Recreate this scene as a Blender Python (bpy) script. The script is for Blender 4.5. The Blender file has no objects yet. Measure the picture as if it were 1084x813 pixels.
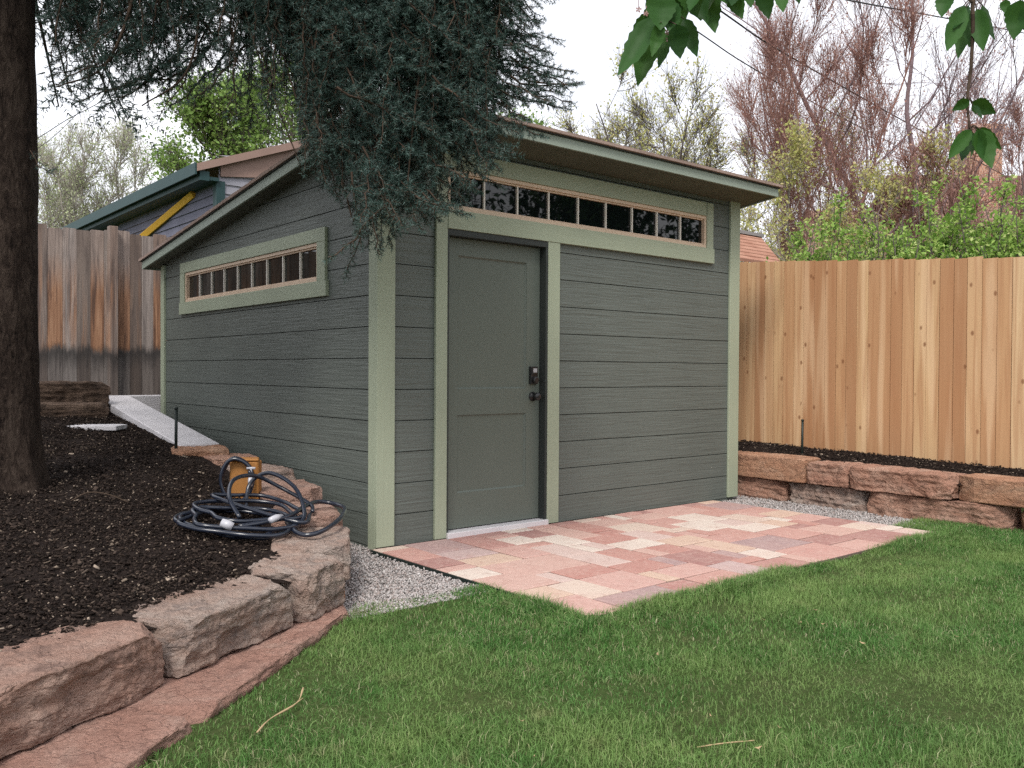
import bpy, bmesh, math, random
import numpy as np
from mathutils import Vector, Matrix, noise

random.seed(7)
RNG = np.random.default_rng(7)
sc = bpy.context.scene
COL = sc.collection
PI = math.pi

# ------------------------------------------------------------------ camera solved from the siding courses
FPX = 928.83
YAW, PITCH, ROLL = 0.6967, -0.0143, 0.0058
CAM = np.array([-2.9332, -4.8345, 1.1282])
_fw = np.array([math.sin(YAW) * math.cos(PITCH), math.cos(YAW) * math.cos(PITCH), math.sin(PITCH)])
_r = np.array([math.cos(YAW), -math.sin(YAW), 0.0])
_u = np.cross(_r, _fw)
CR = _r * math.cos(ROLL) + _u * math.sin(ROLL)
CU = -_r * math.sin(ROLL) + _u * math.cos(ROLL)
CF = _fw


def at(px, py, d):
    """world point at distance d along the view for a place measured in the 1084x813 photograph"""
    return CAM + d * (CF + CR * (px - 542) / FPX - CU * (py - 406.5) / FPX)


cam = bpy.data.cameras.new('camera')
camo = bpy.data.objects.new('camera', cam)
COL.objects.link(camo)
cam.sensor_width = 36
cam.lens = FPX / 1084 * 36
cam.clip_start = 0.05
cam.clip_end = 2000
M3 = Matrix(((CR[0], CU[0], -CF[0]), (CR[1], CU[1], -CF[1]), (CR[2], CU[2], -CF[2])))
camo.matrix_world = Matrix.Translation(Vector(CAM)) @ M3.to_4x4()
sc.camera = camo

# ------------------------------------------------------------------ world and light
w = bpy.data.worlds.new('World')
sc.world = w
w.use_nodes = True
nt = w.node_tree
nt.nodes.clear()
sky = nt.nodes.new('ShaderNodeTexSky')
sky.sky_type = 'NISHITA'
sky.sun_disc = False
SUN_EL, SUN_AZ = math.radians(50), math.radians(232)     # azimuth clockwise from +Y
sky.sun_elevation = SUN_EL
sky.sun_rotation = SUN_AZ
sky.dust_density = 3
tc = nt.nodes.new('ShaderNodeTexCoord')
ns = nt.nodes.new('ShaderNodeTexNoise')
ns.inputs['Scale'].default_value = 2.2
ns.inputs['Detail'].default_value = 6
nt.links.new(tc.outputs['Generated'], ns.inputs['Vector'])
rp = nt.nodes.new('ShaderNodeValToRGB')
rp.color_ramp.elements[0].position = 0.3
rp.color_ramp.elements[0].color = (8.8, 9.1, 9.9, 1)
rp.color_ramp.elements[1].position = 0.7
rp.color_ramp.elements[1].color = (13.0, 13.0, 13.2, 1)
nt.links.new(ns.outputs['Fac'], rp.inputs['Fac'])
mx = nt.nodes.new('ShaderNodeMix')
mx.data_type = 'RGBA'
mx.inputs[0].default_value = 0.88
nt.links.new(sky.outputs['Color'], mx.inputs[6])
nt.links.new(rp.outputs['Color'], mx.inputs[7])
bg = nt.nodes.new('ShaderNodeBackground')
bg.inputs['Strength'].default_value = 0.095
nt.links.new(mx.outputs[2], bg.inputs['Color'])
wo = nt.nodes.new('ShaderNodeOutputWorld')
nt.links.new(bg.outputs[0], wo.inputs['Surface'])

sun = bpy.data.lights.new('sun', 'SUN')
sun.energy = 2.1
sun.angle = math.radians(16)
sun.color = (1.0, 0.95, 0.88)
suno = bpy.data.objects.new('sun', sun)
COL.objects.link(suno)
sdir = Vector((math.sin(SUN_AZ) * math.cos(SUN_EL), math.cos(SUN_AZ) * math.cos(SUN_EL), math.sin(SUN_EL)))
suno.rotation_euler = sdir.to_track_quat('Z', 'Y').to_euler()
suno.location = (-4, -8, 12)

sc.view_settings.view_transform = 'Standard'
sc.view_settings.look = 'None'
sc.view_settings.gamma = 1
sc.view_settings.exposure = 0.56
sc.view_settings.use_curve_mapping = False
sc.cycles.max_bounces = 6
sc.cycles.transparent_max_bounces = 8
sc.cycles.use_denoising = False


# ------------------------------------------------------------------ materials
class NT:
    def __init__(self, name, rough=0.8, spec=0.3):
        self.m = bpy.data.materials.new(name)
        self.m.use_nodes = True
        self.t = self.m.node_tree
        self.b = self.t.nodes['Principled BSDF']
        self.b.inputs['Roughness'].default_value = rough
        self.b.inputs['Specular IOR Level'].default_value = spec
        self._tc = None

    def n(self, kind, **kw):
        nd = self.t.nodes.new(kind)
        for k, v in kw.items():
            setattr(nd, k, v)
        return nd

    def l(self, a, b):
        self.t.links.new(a, b)

    def coord(self, scale=(1, 1, 1), per_object=False):
        tcn = self.n('ShaderNodeTexCoord')
        src = tcn.outputs['Object']
        if per_object:
            oi = self.n('ShaderNodeObjectInfo')
            ad = self.n('ShaderNodeVectorMath', operation='ADD')
            self.l(src, ad.inputs[0])
            self.l(oi.outputs['Location'], ad.inputs[1])
            src = ad.outputs[0]
        mp = self.n('ShaderNodeMapping')
        mp.inputs['Scale'].default_value = scale
        self.l(src, mp.inputs['Vector'])
        return mp.outputs['Vector']

    def noise(self, vec, scale, detail=4, rough=0.55, dist=0.0):
        nd = self.n('ShaderNodeTexNoise')
        nd.inputs['Scale'].default_value = scale
        nd.inputs['Detail'].default_value = detail
        nd.inputs['Roughness'].default_value = rough
        nd.inputs['Distortion'].default_value = dist
        self.l(vec, nd.inputs['Vector'])
        return nd.outputs['Fac']

    def ramp(self, fac, stops, interp='LINEAR'):
        r = self.n('ShaderNodeValToRGB')
        r.color_ramp.interpolation = interp
        els = r.color_ramp.elements
        while len(els) < len(stops):
            els.new(0.5)
        for e, (p, c) in zip(els, stops):
            e.position = p
            e.color = (*c, 1) if len(c) == 3 else c
        self.l(fac, r.inputs['Fac'])
        return r.outputs['Color']

    def mix(self, fac, a, b, mode='MIX'):
        m = self.n('ShaderNodeMix', data_type='RGBA', blend_type=mode)
        for i, v in ((0, fac), (6, a), (7, b)):
            if hasattr(v, 'is_linked') or hasattr(v, 'links'):
                self.l(v, m.inputs[i])
            elif i == 0:
                m.inputs[0].default_value = v
            else:
                m.inputs[i].default_value = (*v, 1)
        return m.outputs[2]

    def math(self, op, a, b=0.0, c=None):
        m = self.n('ShaderNodeMath', operation=op)
        for i, v in enumerate((a, b) if c is None else (a, b, c)):
            if hasattr(v, 'links'):
                self.l(v, m.inputs[i])
            else:
                m.inputs[i].default_value = v
        return m.outputs[0]

    def island(self):
        return self.n('ShaderNodeNewGeometry').outputs['Random Per Island']

    def color(self, c):
        if hasattr(c, 'links'):
            self.l(c, self.b.inputs['Base Color'])
        else:
            self.b.inputs['Base Color'].default_value = (*c, 1)
        return self

    def bump(self, h, strength=0.4, dist=0.01):
        bp = self.n('ShaderNodeBump')
        bp.inputs['Strength'].default_value = strength
        bp.inputs['Distance'].default_value = dist
        self.l(h, bp.inputs['Height'])
        self.l(bp.outputs['Normal'], self.b.inputs['Normal'])
        return self


def scl(c, k):
    return tuple(x * k for x in c)


def m_paint(name, c, axis=None, rough=0.55, var=0.1, grain=0.35, spec=0.35):
    t = NT(name, rough, spec)
    v = t.coord()
    f = t.noise(v, 1.7, 4)
    f2 = t.noise(v, 30, 3)
    col = t.ramp(f, [(0.3, scl(c, 1 - var)), (0.7, scl(c, 1 + var))])
    col = t.mix(t.math('MULTIPLY', f2, 0.12), col, scl(c, 0.8))
    t.color(col)
    if axis is not None:
        s = [60, 60, 60]
        s[axis] = 2.2
        g = t.noise(t.coord(tuple(s)), 1.0, 4, 0.6, 0.6)
        s2 = [16, 16, 16]
        s2[axis] = 1.2
        g2 = t.noise(t.coord(tuple(s2)), 1.0, 3, 0.5, 1.2)
        g = t.math('ADD', g, t.math('MULTIPLY', g2, 0.8))
        t.bump(g, grain * 1.1, 0.012)
        t.color(t.mix(t.math('MULTIPLY', t.math('SUBTRACT', 1.1, g), 0.28), col, scl(c, 0.74)))
    else:
        t.bump(t.noise(v, 120, 2), 0.06, 0.003)
    return t.m


def m_island(name, stops, rough=0.8, spec=0.25, patch=0.0, patch_scale=2.0, patch_col=(0.2, 0.16, 0.07), trans=0.0, bump=None):
    t = NT(name, rough, spec)
    col = t.ramp(t.island(), stops)
    if patch > 0:
        v = t.coord()
        f = t.noise(v, patch_scale, 3)
        f = t.ramp(f, [(0.45, (0, 0, 0)), (0.7, (patch,) * 3)])
        col = t.mix(f, col, patch_col)
    t.color(col)
    if trans > 0:
        tr = t.n('ShaderNodeBsdfTranslucent')
        t.l(t.mix(0.5, col, col), tr.inputs['Color'])
        ms = t.n('ShaderNodeMixShader')
        ms.inputs[0].default_value = trans
        out = t.t.nodes['Material Output']
        t.l(t.b.outputs[0], ms.inputs[1])
        t.l(tr.outputs[0], ms.inputs[2])
        t.l(ms.outputs[0], out.inputs['Surface'])
    if bump:
        t.bump(t.noise(t.coord(), bump[0], 4), bump[1], bump[2])
    return t.m


def m_stone(name, a, b, c, dark, sc_=1.0, bstr=1.0):
    t = NT(name, 0.92, 0.15)
    v = t.coord((1, 1, 1.8), True)
    f = t.noise(v, 3.6 * sc_, 8, 0.68, 0.7)
    col = t.ramp(f, [(0.28, a), (0.48, b), (0.66, c)])
    f2 = t.noise(v, 8 * sc_, 8, 0.75, 0.4)
    col = t.mix(t.ramp(f2, [(0.50, (0, 0, 0)), (0.64, (0.8,) * 3)]), col, dark)
    f4 = t.noise(v, 13 * sc_, 6, 0.75)
    col = t.mix(t.ramp(f4, [(0.60, (0, 0, 0)), (0.70, (0.55,) * 3)]), col, scl(c, 1.22))
    f3 = t.noise(v, 75 * sc_, 5, 0.75)
    col = t.mix(t.ramp(f3, [(0.42, (0, 0, 0)), (0.7, (0.65,) * 3)]), col, scl(b, 0.45))
    t.color(col)
    vo = t.n('ShaderNodeTexVoronoi', feature='DISTANCE_TO_EDGE')
    vo.inputs['Scale'].default_value = 7 * sc_
    wv = t.n('ShaderNodeVectorMath', operation='ADD')
    t.l(v, wv.inputs[0])
    sc3 = t.n('ShaderNodeVectorMath', operation='SCALE')
    nn_ = t.n('ShaderNodeTexNoise')
    nn_.inputs['Scale'].default_value = 9
    nn_.inputs['Detail'].default_value = 4
    t.l(v, nn_.inputs['Vector'])
    t.l(nn_.outputs['Color'], sc3.inputs[0])
    sc3.inputs['Scale'].default_value = 0.22
    t.l(sc3.outputs[0], wv.inputs[1])
    t.l(wv.outputs[0], vo.inputs['Vector'])
    crack = t.ramp(vo.outputs['Distance'], [(0.0, (0, 0, 0)), (0.05, (1, 1, 1))])
    h = t.math('ADD', t.math('MULTIPLY', t.noise(v, 15 * sc_, 10, 0.74), 1.2), t.math('MULTIPLY', f3, 0.4))
    h = t.math('ADD', h, t.math('MULTIPLY', crack, 0.25))
    t.bump(h, bstr, 0.028)
    return t.m


SIDING = (0.112, 0.128, 0.116)
TRIM = (0.315, 0.355, 0.262)
MAT = {}
MAT['siding_x'] = m_paint('siding paint', SIDING, 0, 0.5, 0.08, 0.5)
MAT['siding_y'] = m_paint('siding paint side', SIDING, 1, 0.5, 0.08, 0.5)
MAT['trim'] = m_paint('sage trim paint', TRIM, 2, 0.55, 0.06, 0.15)
MAT['trim_h'] = m_paint('sage trim paint along', TRIM, 0, 0.55, 0.06, 0.15)
MAT['door'] = m_paint('door paint', (0.118, 0.138, 0.118), None, 0.42, 0.03)
MAT['fascia'] = m_paint('fascia paint', (0.265, 0.31, 0.262), 0, 0.55, 0.05, 0.12)
MAT['soffit'] = m_paint('soffit paint', (0.105, 0.11, 0.085), 0, 0.7, 0.15, 0.3)
MAT['sash'] = m_paint('almond sash', (0.62, 0.47, 0.35), None, 0.5, 0.05)
MAT['muntin'] = m_paint('white muntin', (0.66, 0.62, 0.56), None, 0.5, 0.03)
MAT['dark'] = m_paint('dark jamb', (0.03, 0.036, 0.034), None, 0.6, 0.05)
MAT['black_metal'] = m_paint('black lock metal', (0.012, 0.012, 0.013), None, 0.35, 0.05, spec=0.5)
MAT['grey_metal'] = m_paint('grey metal', (0.35, 0.36, 0.38), None, 0.35, 0.05, spec=0.6)
MAT['white_sill'] = m_paint('pale sill', (0.62, 0.60, 0.62), None, 0.5, 0.05)
MAT['stake'] = m_paint('stake paint', (0.01, 0.018, 0.016), None, 0.5, 0.05)
MAT['wire'] = m_paint('cable', (0.02, 0.02, 0.022), None, 0.6, 0.05)


def m_glass():
    t = NT('dark window glass', 0.015, 0.5)
    t.color((0.004, 0.006, 0.006))
    t.bump(t.noise(t.coord(), 3, 2), 0.02, 0.01)
    return t.m


MAT['glass'] = m_glass()


def m_shingle(name, a, b):
    t = NT(name, 0.9, 0.15)
    v = t.coord()
    f = t.noise(t.coord((3, 3, 9)), 1.0, 3)
    f2 = t.noise(v, 45, 3)
    t.color(t.mix(t.math('MULTIPLY', f2, 0.5), t.ramp(f, [(0.35, a), (0.65, b)]), scl(a, 0.6)))
    t.bump(f2, 0.5, 0.01)
    return t.m


MAT['shingle'] = m_shingle('brown roof shingles', (0.27, 0.2, 0.17), (0.38, 0.28, 0.24))


def m_concrete(name, c):
    t = NT(name, 0.9, 0.2)
    v = t.coord()
    t.color(t.mix(t.ramp(t.noise(v, 5, 6, 0.65), [(0.4, (0, 0, 0)), (0.75, (0.5,) * 3)]), c, scl(c, 0.62)))
    t.bump(t.noise(v, 50, 5, 0.7), 0.35, 0.006)
    return t.m


MAT['concrete'] = m_concrete('pale concrete', (0.62, 0.60, 0.62))
MAT['foundation'] = m_concrete('foundation concrete', (0.3, 0.3, 0.3))


def m_cedar():
    t = NT('fresh cedar boards', 0.7, 0.25)
    col = t.ramp(t.island(), [(0.0, (0.49, 0.285, 0.145)), (0.12, (0.57, 0.375, 0.20)), (0.25, (0.41, 0.215, 0.105)), (0.37, (0.51, 0.305, 0.16)),
                              (0.5, (0.61, 0.425, 0.245)), (0.62, (0.45, 0.25, 0.125)), (0.75, (0.55, 0.35, 0.19)), (0.88, (0.39, 0.205, 0.10))], 'CONSTANT')
    g = t.noise(t.coord((1, 26, 0.9)), 1.0, 5, 0.6, 0.8)
    col = t.mix(t.ramp(g, [(0.42, (0, 0, 0)), (0.70, (0.7,) * 3)]), col, (0.34, 0.155, 0.07))
    g3 = t.noise(t.coord((1, 9, 0.5)), 1.0, 2, 0.5)
    col = t.mix(t.ramp(g3, [(0.55, (0, 0, 0)), (0.66, (0.4,) * 3)]), col, (0.78, 0.57, 0.36))
    vo = t.n('ShaderNodeTexVoronoi')
    vo.inputs['Scale'].default_value = 1.0
    vo.inputs['Randomness'].default_value = 1.0
    t.l(t.coord((0.01, 9.0, 5.6)), vo.inputs['Vector'])
    k = t.ramp(vo.outputs['Distance'], [(0.0, (1, 1, 1)), (0.075, (0.9,) * 3), (0.15, (0, 0, 0))])
    k2 = t.math('GREATER_THAN', t.noise(t.coord((1, 5.1, 3.7)), 1.0, 0), 0.40)
    col = t.mix(t.math('MULTIPLY', k, t.math('MULTIPLY', k2, 0.85)), col, (0.17, 0.06, 0.02))
    f2 = t.noise(t.coord((1, 1, 1)), 2.0, 3)
    col = t.mix(t.math('MULTIPLY', f2, 0.2), col, (0.45, 0.3, 0.2))
    t.color(col)
    t.bump(g, 0.15, 0.004)
    return t.m


MAT['cedar'] = m_cedar()


def m_oldwood():
    t = NT('weathered fence boards', 0.9, 0.15)
    tcn = t.n('ShaderNodeTexCoord')
    sx = t.n('ShaderNodeSeparateXYZ')
    t.l(tcn.outputs['Object'], sx.inputs[0])
    z = sx.outputs['Z']
    isl = t.island()
    grey = t.ramp(isl, [(0.0, (0.26, 0.215, 0.19)), (0.3, (0.17, 0.13, 0.11)), (0.6, (0.36, 0.32, 0.30)), (0.8, (0.21, 0.16, 0.135)), (1.0, (0.30, 0.255, 0.235))])
    g = t.noise(t.coord((22, 1, 1.3)), 1.0, 5, 0.65, 0.6)
    grey = t.mix(t.ramp(g, [(0.4, (0, 0, 0)), (0.7, (0.7,) * 3)]), grey, (0.055, 0.045, 0.045))
    # orange-brown zone across the middle, with a dark ragged tide line under it (old soil line)
    g2 = t.noise(t.coord((9, 1, 0.9)), 1.0, 4, 0.6)
    zj = t.math('ADD', z, t.math('MULTIPLY', t.math('SUBTRACT', t.noise(t.coord((8, 1, 1.4)), 1.0, 6, 0.75), 0.5), 0.42))
    up = t.ramp(t.math('MULTIPLY', zj, 0.4), [(0.205, (0, 0, 0)), (0.225, (1, 1, 1)), (0.46, (0.95,) * 3), (0.62, (0.2,) * 3)])
    isl2 = t.math('FRACT', t.math('MULTIPLY', isl, 7.3))
    msk = t.ramp(t.math('ADD', t.math('MULTIPLY', isl2, 0.55), t.math('MULTIPLY', t.noise(t.coord((17, 1, 0.7)), 1.0, 4, 0.65), 0.75)), [(0.50, (0, 0, 0)), (0.68, (0.92,) * 3)])
    org = t.ramp(g, [(0.3, (0.43, 0.25, 0.15)), (0.5, (0.29, 0.145, 0.08)), (0.66, (0.09, 0.05, 0.036))])
    col = t.mix(t.mix(1.0, up, msk, 'MULTIPLY'), grey, org)
    tide = t.ramp(t.math('MULTIPLY', zj, 0.4), [(0.02, (0.35,) * 3), (0.12, (0.45,) * 3), (0.19, (0.85,) * 3), (0.205, (0.85,) * 3), (0.24, (0, 0, 0))])
    col = t.mix(tide, col, (0.035, 0.033, 0.033))
    t.color(col)
    t.bump(g, 0.5, 0.008)
    return t.m


MAT['oldwood'] = m_oldwood()

MAT['bark'] = None
t = NT('spruce bark', 0.95, 0.1)
f = t.noise(t.coord((1, 1, 0.30)), 34, 8, 0.72, 1.4)
f2 = t.noise(t.coord((1, 1, 0.5)), 9, 5, 0.65, 0.8)
h = t.math('ADD', t.math('MULTIPLY', f, 0.65), t.math('MULTIPLY', f2, 0.35))
t.color(t.ramp(h, [(0.38, (0.010, 0.007, 0.006)), (0.48, (0.038, 0.027, 0.022)), (0.58, (0.070, 0.052, 0.042)), (0.70, (0.12, 0.094, 0.08))]))
t.bump(h, 1.0, 0.05)
MAT['bark'] = t.m
MAT['twigwood'] = m_island('spruce twig wood', [(0, (0.045, 0.032, 0.024)), (1, (0.085, 0.06, 0.045))], 0.9, 0.1)
MAT['needle'] = m_island('blue spruce needles', [(0, (0.016, 0.038, 0.028)), (0.4, (0.034, 0.070, 0.056)), (0.75, (0.064, 0.112, 0.098)), (0.95, (0.115, 0.170, 0.158)), (1, (0.10, 0.075, 0.05))], 0.6, 0.3)


def m_mulch():
    t = NT('mulch soil', 0.95, 0.1)
    v = t.coord()
    f = t.noise(v, 40, 6, 0.7)
    t.color(t.ramp(f, [(0.35, (0.012, 0.008, 0.007)), (0.6, (0.03, 0.021, 0.018)), (0.75, (0.06, 0.043, 0.035))]))
    t.bump(f, 1.0, 0.03)
    return t.m


MAT['mulch'] = m_mulch()
MAT['chips'] = m_island('bark mulch chips', [(0, (0.008, 0.006, 0.005)), (0.45, (0.019, 0.013, 0.011)), (0.75, (0.036, 0.026, 0.021)),
                                             (0.93, (0.065, 0.047, 0.038)), (0.975, (0.14, 0.11, 0.085)), (1, (0.36, 0.29, 0.23))], 0.9, 0.12)
MAT['pebble'] = m_island('crushed gravel', [(0, (0.20, 0.18, 0.17)), (0.3, (0.36, 0.34, 0.33)), (0.6, (0.46, 0.42, 0.41)), (0.85, (0.30, 0.24, 0.22)), (1, (0.58, 0.56, 0.55))], 0.85, 0.2)
MAT['gravelbase'] = m_concrete('gravel bed', (0.26, 0.24, 0.235))
t = NT('lawn grass blades', 0.6, 0.25)
col = t.ramp(t.island(), [(0, (0.032, 0.108, 0.018)), (0.3, (0.058, 0.165, 0.030)), (0.6, (0.090, 0.215, 0.048)), (0.82, (0.150, 0.285, 0.085)),
                          (0.91, (0.24, 0.32, 0.13)), (0.96, (0.42, 0.38, 0.22)), (1, (0.55, 0.50, 0.35))])
v = t.coord((1, 1, 0.0))
col = t.mix(t.ramp(t.noise(v, 1.1, 4, 0.6), [(0.40, (0, 0, 0)), (0.60, (0.7,) * 3)]), col, (0.22, 0.32, 0.10))
col = t.mix(t.ramp(t.noise(v, 3.3, 4, 0.6, 0.5), [(0.50, (0, 0, 0)), (0.70, (0.35,) * 3)]), col, (0.03, 0.10, 0.016))
col = t.mix(t.ramp(t.noise(v, 5.5, 3, 0.6), [(0.60, (0, 0, 0)), (0.74, (0.55,) * 3)]), col, (0.30, 0.27, 0.14))
t.color(col)
tr = t.n('ShaderNodeBsdfTranslucent')
t.l(col, tr.inputs['Color'])
ms = t.n('ShaderNodeMixShader')
ms.inputs[0].default_value = 0.25
t.l(t.b.outputs[0], ms.inputs[1])
t.l(tr.outputs[0], ms.inputs[2])
t.l(ms.outputs[0], t.t.nodes['Material Output'].inputs['Surface'])
MAT['grass'] = t.m
t = NT('lawn soil and thatch', 0.95, 0.1)
v = t.coord()
f = t.noise(v, 25, 6, 0.7)
t.color(t.mix(t.noise(v, 2.5, 4), t.ramp(f, [(0.35, (0.03, 0.045, 0.014)), (0.65, (0.075, 0.075, 0.035))]), (0.05, 0.085, 0.022)))
t.bump(f, 0.8, 0.02)
MAT['lawn'] = t.m

MAT['paver'] = None
t = NT('rose and buff pavers', 0.85, 0.2)
col = t.ramp(t.island(), [(0.0, (0.42, 0.19, 0.16)), (0.1, (0.53, 0.34, 0.29)), (0.2, (0.60, 0.50, 0.42)), (0.29, (0.46, 0.235, 0.20)), (0.36, (0.57, 0.45, 0.41)), (0.43, (0.30, 0.135, 0.125)),
                          (0.52, (0.52, 0.31, 0.27)), (0.59, (0.66, 0.60, 0.53)), (0.70, (0.32, 0.22, 0.225)), (0.76, (0.48, 0.255, 0.22)), (0.84, (0.57, 0.42, 0.32)), (0.91, (0.38, 0.175, 0.155)), (0.96, (0.45, 0.34, 0.335))], 'CONSTANT')
col = t.mix(0.04, col, (0.72, 0.62, 0.58))
isp = t.ramp(t.noise(t.coord((1, 1, 1)), 28, 5, 0.7), [(0.5, (0, 0, 0)), (0.72, (0.45,) * 3)])
col = t.mix(isp, col, (0.68, 0.57, 0.50))
v = t.coord()
f = t.noise(v, 7, 5, 0.65, 0.6)
col = t.mix(t.ramp(f, [(0.35, (0, 0, 0)), (0.7, (0.22,) * 3)]), col, (0.64, 0.5, 0.43))
f3 = t.noise(v, 2.1, 3, 0.6)
col = t.mix(t.ramp(f3, [(0.45, (0, 0, 0)), (0.7, (0.22,) * 3)]), col, (0.52, 0.32, 0.27))
f2 = t.noise(v, 130, 4, 0.7)
col = t.mix(t.math('MULTIPLY', f2, 0.35), col, (0.36, 0.22, 0.19))
col = t.mix(t.ramp(t.noise(v, 11, 6, 0.75, 0.6), [(0.54, (0, 0, 0)), (0.68, (0.5,) * 3)]), col, (0.36, 0.2, 0.17))
t.color(col)
t.bump(t.math('ADD', f2, t.math('MULTIPLY', t.noise(v, 22, 5, 0.7), 1.3)), 0.6, 0.008)
MAT['paver'] = t.m
MAT['sandjoint'] = m_concrete('joint sand', (0.16, 0.115, 0.10))

MAT['stone_red'] = m_stone('red sandstone', (0.33, 0.165, 0.115), (0.45, 0.255, 0.185), (0.54, 0.36, 0.28), (0.22, 0.135, 0.105))
MAT['stone_pink'] = m_stone('pink sandstone', (0.37, 0.20, 0.155), (0.46, 0.27, 0.215), (0.50, 0.34, 0.28), (0.25, 0.145, 0.12))
MAT['stone_tan'] = m_stone('tan pink sandstone', (0.33, 0.19, 0.145), (0.43, 0.275, 0.22), (0.50, 0.36, 0.30), (0.20, 0.135, 0.115))
MAT['stone_grey'] = m_stone('grey pink sandstone', (0.33, 0.21, 0.165), (0.41, 0.30, 0.25), (0.46, 0.39, 0.345), (0.17, 0.145, 0.14))
MAT['stone_orange'] = m_stone('orange sandstone', (0.40, 0.20, 0.12), (0.50, 0.28, 0.18), (0.57, 0.37, 0.26), (0.25, 0.14, 0.10))
MAT['stone_brown'] = m_stone('brown shale stone', (0.07, 0.048, 0.036), (0.14, 0.095, 0.07), (0.24, 0.17, 0.13), (0.045, 0.034, 0.03))
MAT['hose'] = NT('navy hose rubber', 0.22, 0.6).color((0.012, 0.016, 0.028)).m
MAT['brass'] = m_paint('brass fitting', (0.42, 0.42, 0.46), None, 0.3, 0.05, spec=0.6)
MAT['ochre'] = m_paint('ochre timber', (0.32, 0.14, 0.035), 2, 0.6, 0.25, 0.4)
MAT['yellow'] = m_paint('yellow beam', (0.72, 0.40, 0.04), None, 0.6, 0.08)
MAT['house_blue'] = m_paint('blue grey clapboard', (0.12, 0.12, 0.17), None, 0.7, 0.2)
MAT['house_white'] = m_paint('pale clapboard', (0.28, 0.28, 0.32), None, 0.7, 0.1)
MAT['teal'] = m_paint('teal trim', (0.018, 0.05, 0.053), None, 0.6, 0.1)
MAT['pinkboard'] = m_paint('pinkish bargeboard', (0.27, 0.18, 0.15), None, 0.7, 0.1)
MAT['roof_red'] = m_shingle('red brown shingles', (0.34, 0.17, 0.12), (0.46, 0.26, 0.19))
MAT['roof_brown'] = m_shingle('brown shingles', (0.22, 0.13, 0.10), (0.32, 0.2, 0.16))
MAT['grey_board'] = m_paint('grey ridge cap', (0.25, 0.24, 0.24), None, 0.8, 0.1)
t = NT('brick', 0.9, 0.15)
br = t.n('ShaderNodeTexBrick')
br.inputs['Color1'].default_value = (0.42, 0.20, 0.13, 1)
br.inputs['Color2'].default_value = (0.50, 0.28, 0.19, 1)
br.inputs['Mortar'].default_value = (0.5, 0.42, 0.36, 1)
br.inputs['Scale'].default_value = 4
mp = t.n('ShaderNodeMapping')
mp.inputs['Rotation'].default_value = (PI / 2, 0, 0)
tcn = t.n('ShaderNodeTexCoord')
t.l(tcn.outputs['Object'], mp.inputs['Vector'])
t.l(mp.outputs['Vector'], br.inputs['Vector'])
t.color(br.outputs['Color'])
MAT['brick'] = t.m
MAT['flower'] = m_island('faded pink blossom', [(0, (0.22, 0.11, 0.10)), (1, (0.42, 0.28, 0.25))], 0.8)
MAT['straw'] = m_island('dry straw stick', [(0, (0.34, 0.24, 0.14)), (1, (0.42, 0.31, 0.18))], 0.8)

# ------------------------------------------------------------------ mesh helpers


def root_of(o):
    while o.parent is not None:
        o = o.parent
    return o


def link_mesh(name, me, mat, parent=None, loc=None):
    o = bpy.data.objects.new(name, me)
    COL.objects.link(o)
    if mat is not None:
        me.materials.append(mat)
    if parent is not None:
        o.parent = parent
    return o


def np_mesh(name, verts, faces, mat, parent=None, loc=(0, 0, 0), smooth=False):
    """verts (n,3) world coordinates; faces: list of int arrays (m,k); the object's origin goes to loc (or to the root's place)"""
    verts = np.asarray(verts, dtype=np.float64)
    org = np.array(root_of(parent).location if parent is not None else loc, dtype=np.float64)
    me = bpy.data.meshes.new(name)
    me.vertices.add(len(verts))
    me.vertices.foreach_set('co', (verts - org).astype(np.float32).ravel())
    tot = sum(f.shape[0] for f in faces)
    li = np.concatenate([f.ravel() for f in faces])
    lt = np.concatenate([np.full(f.shape[0], f.shape[1]) for f in faces])
    ls = np.concatenate([[0], np.cumsum(lt)[:-1]])
    me.loops.add(len(li))
    me.loops.foreach_set('vertex_index', li.astype(np.int32))
    me.polygons.add(tot)
    me.polygons.foreach_set('loop_start', ls.astype(np.int32))
    me.polygons.foreach_set('loop_total', lt.astype(np.int32))
    if smooth:
        me.polygons.foreach_set('use_smooth', np.ones(tot, dtype=bool))
    me.update(calc_edges=True)
    me.validate()
    o = link_mesh(name, me, mat, parent)
    if parent is None:
        o.location = loc
    return o


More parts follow.
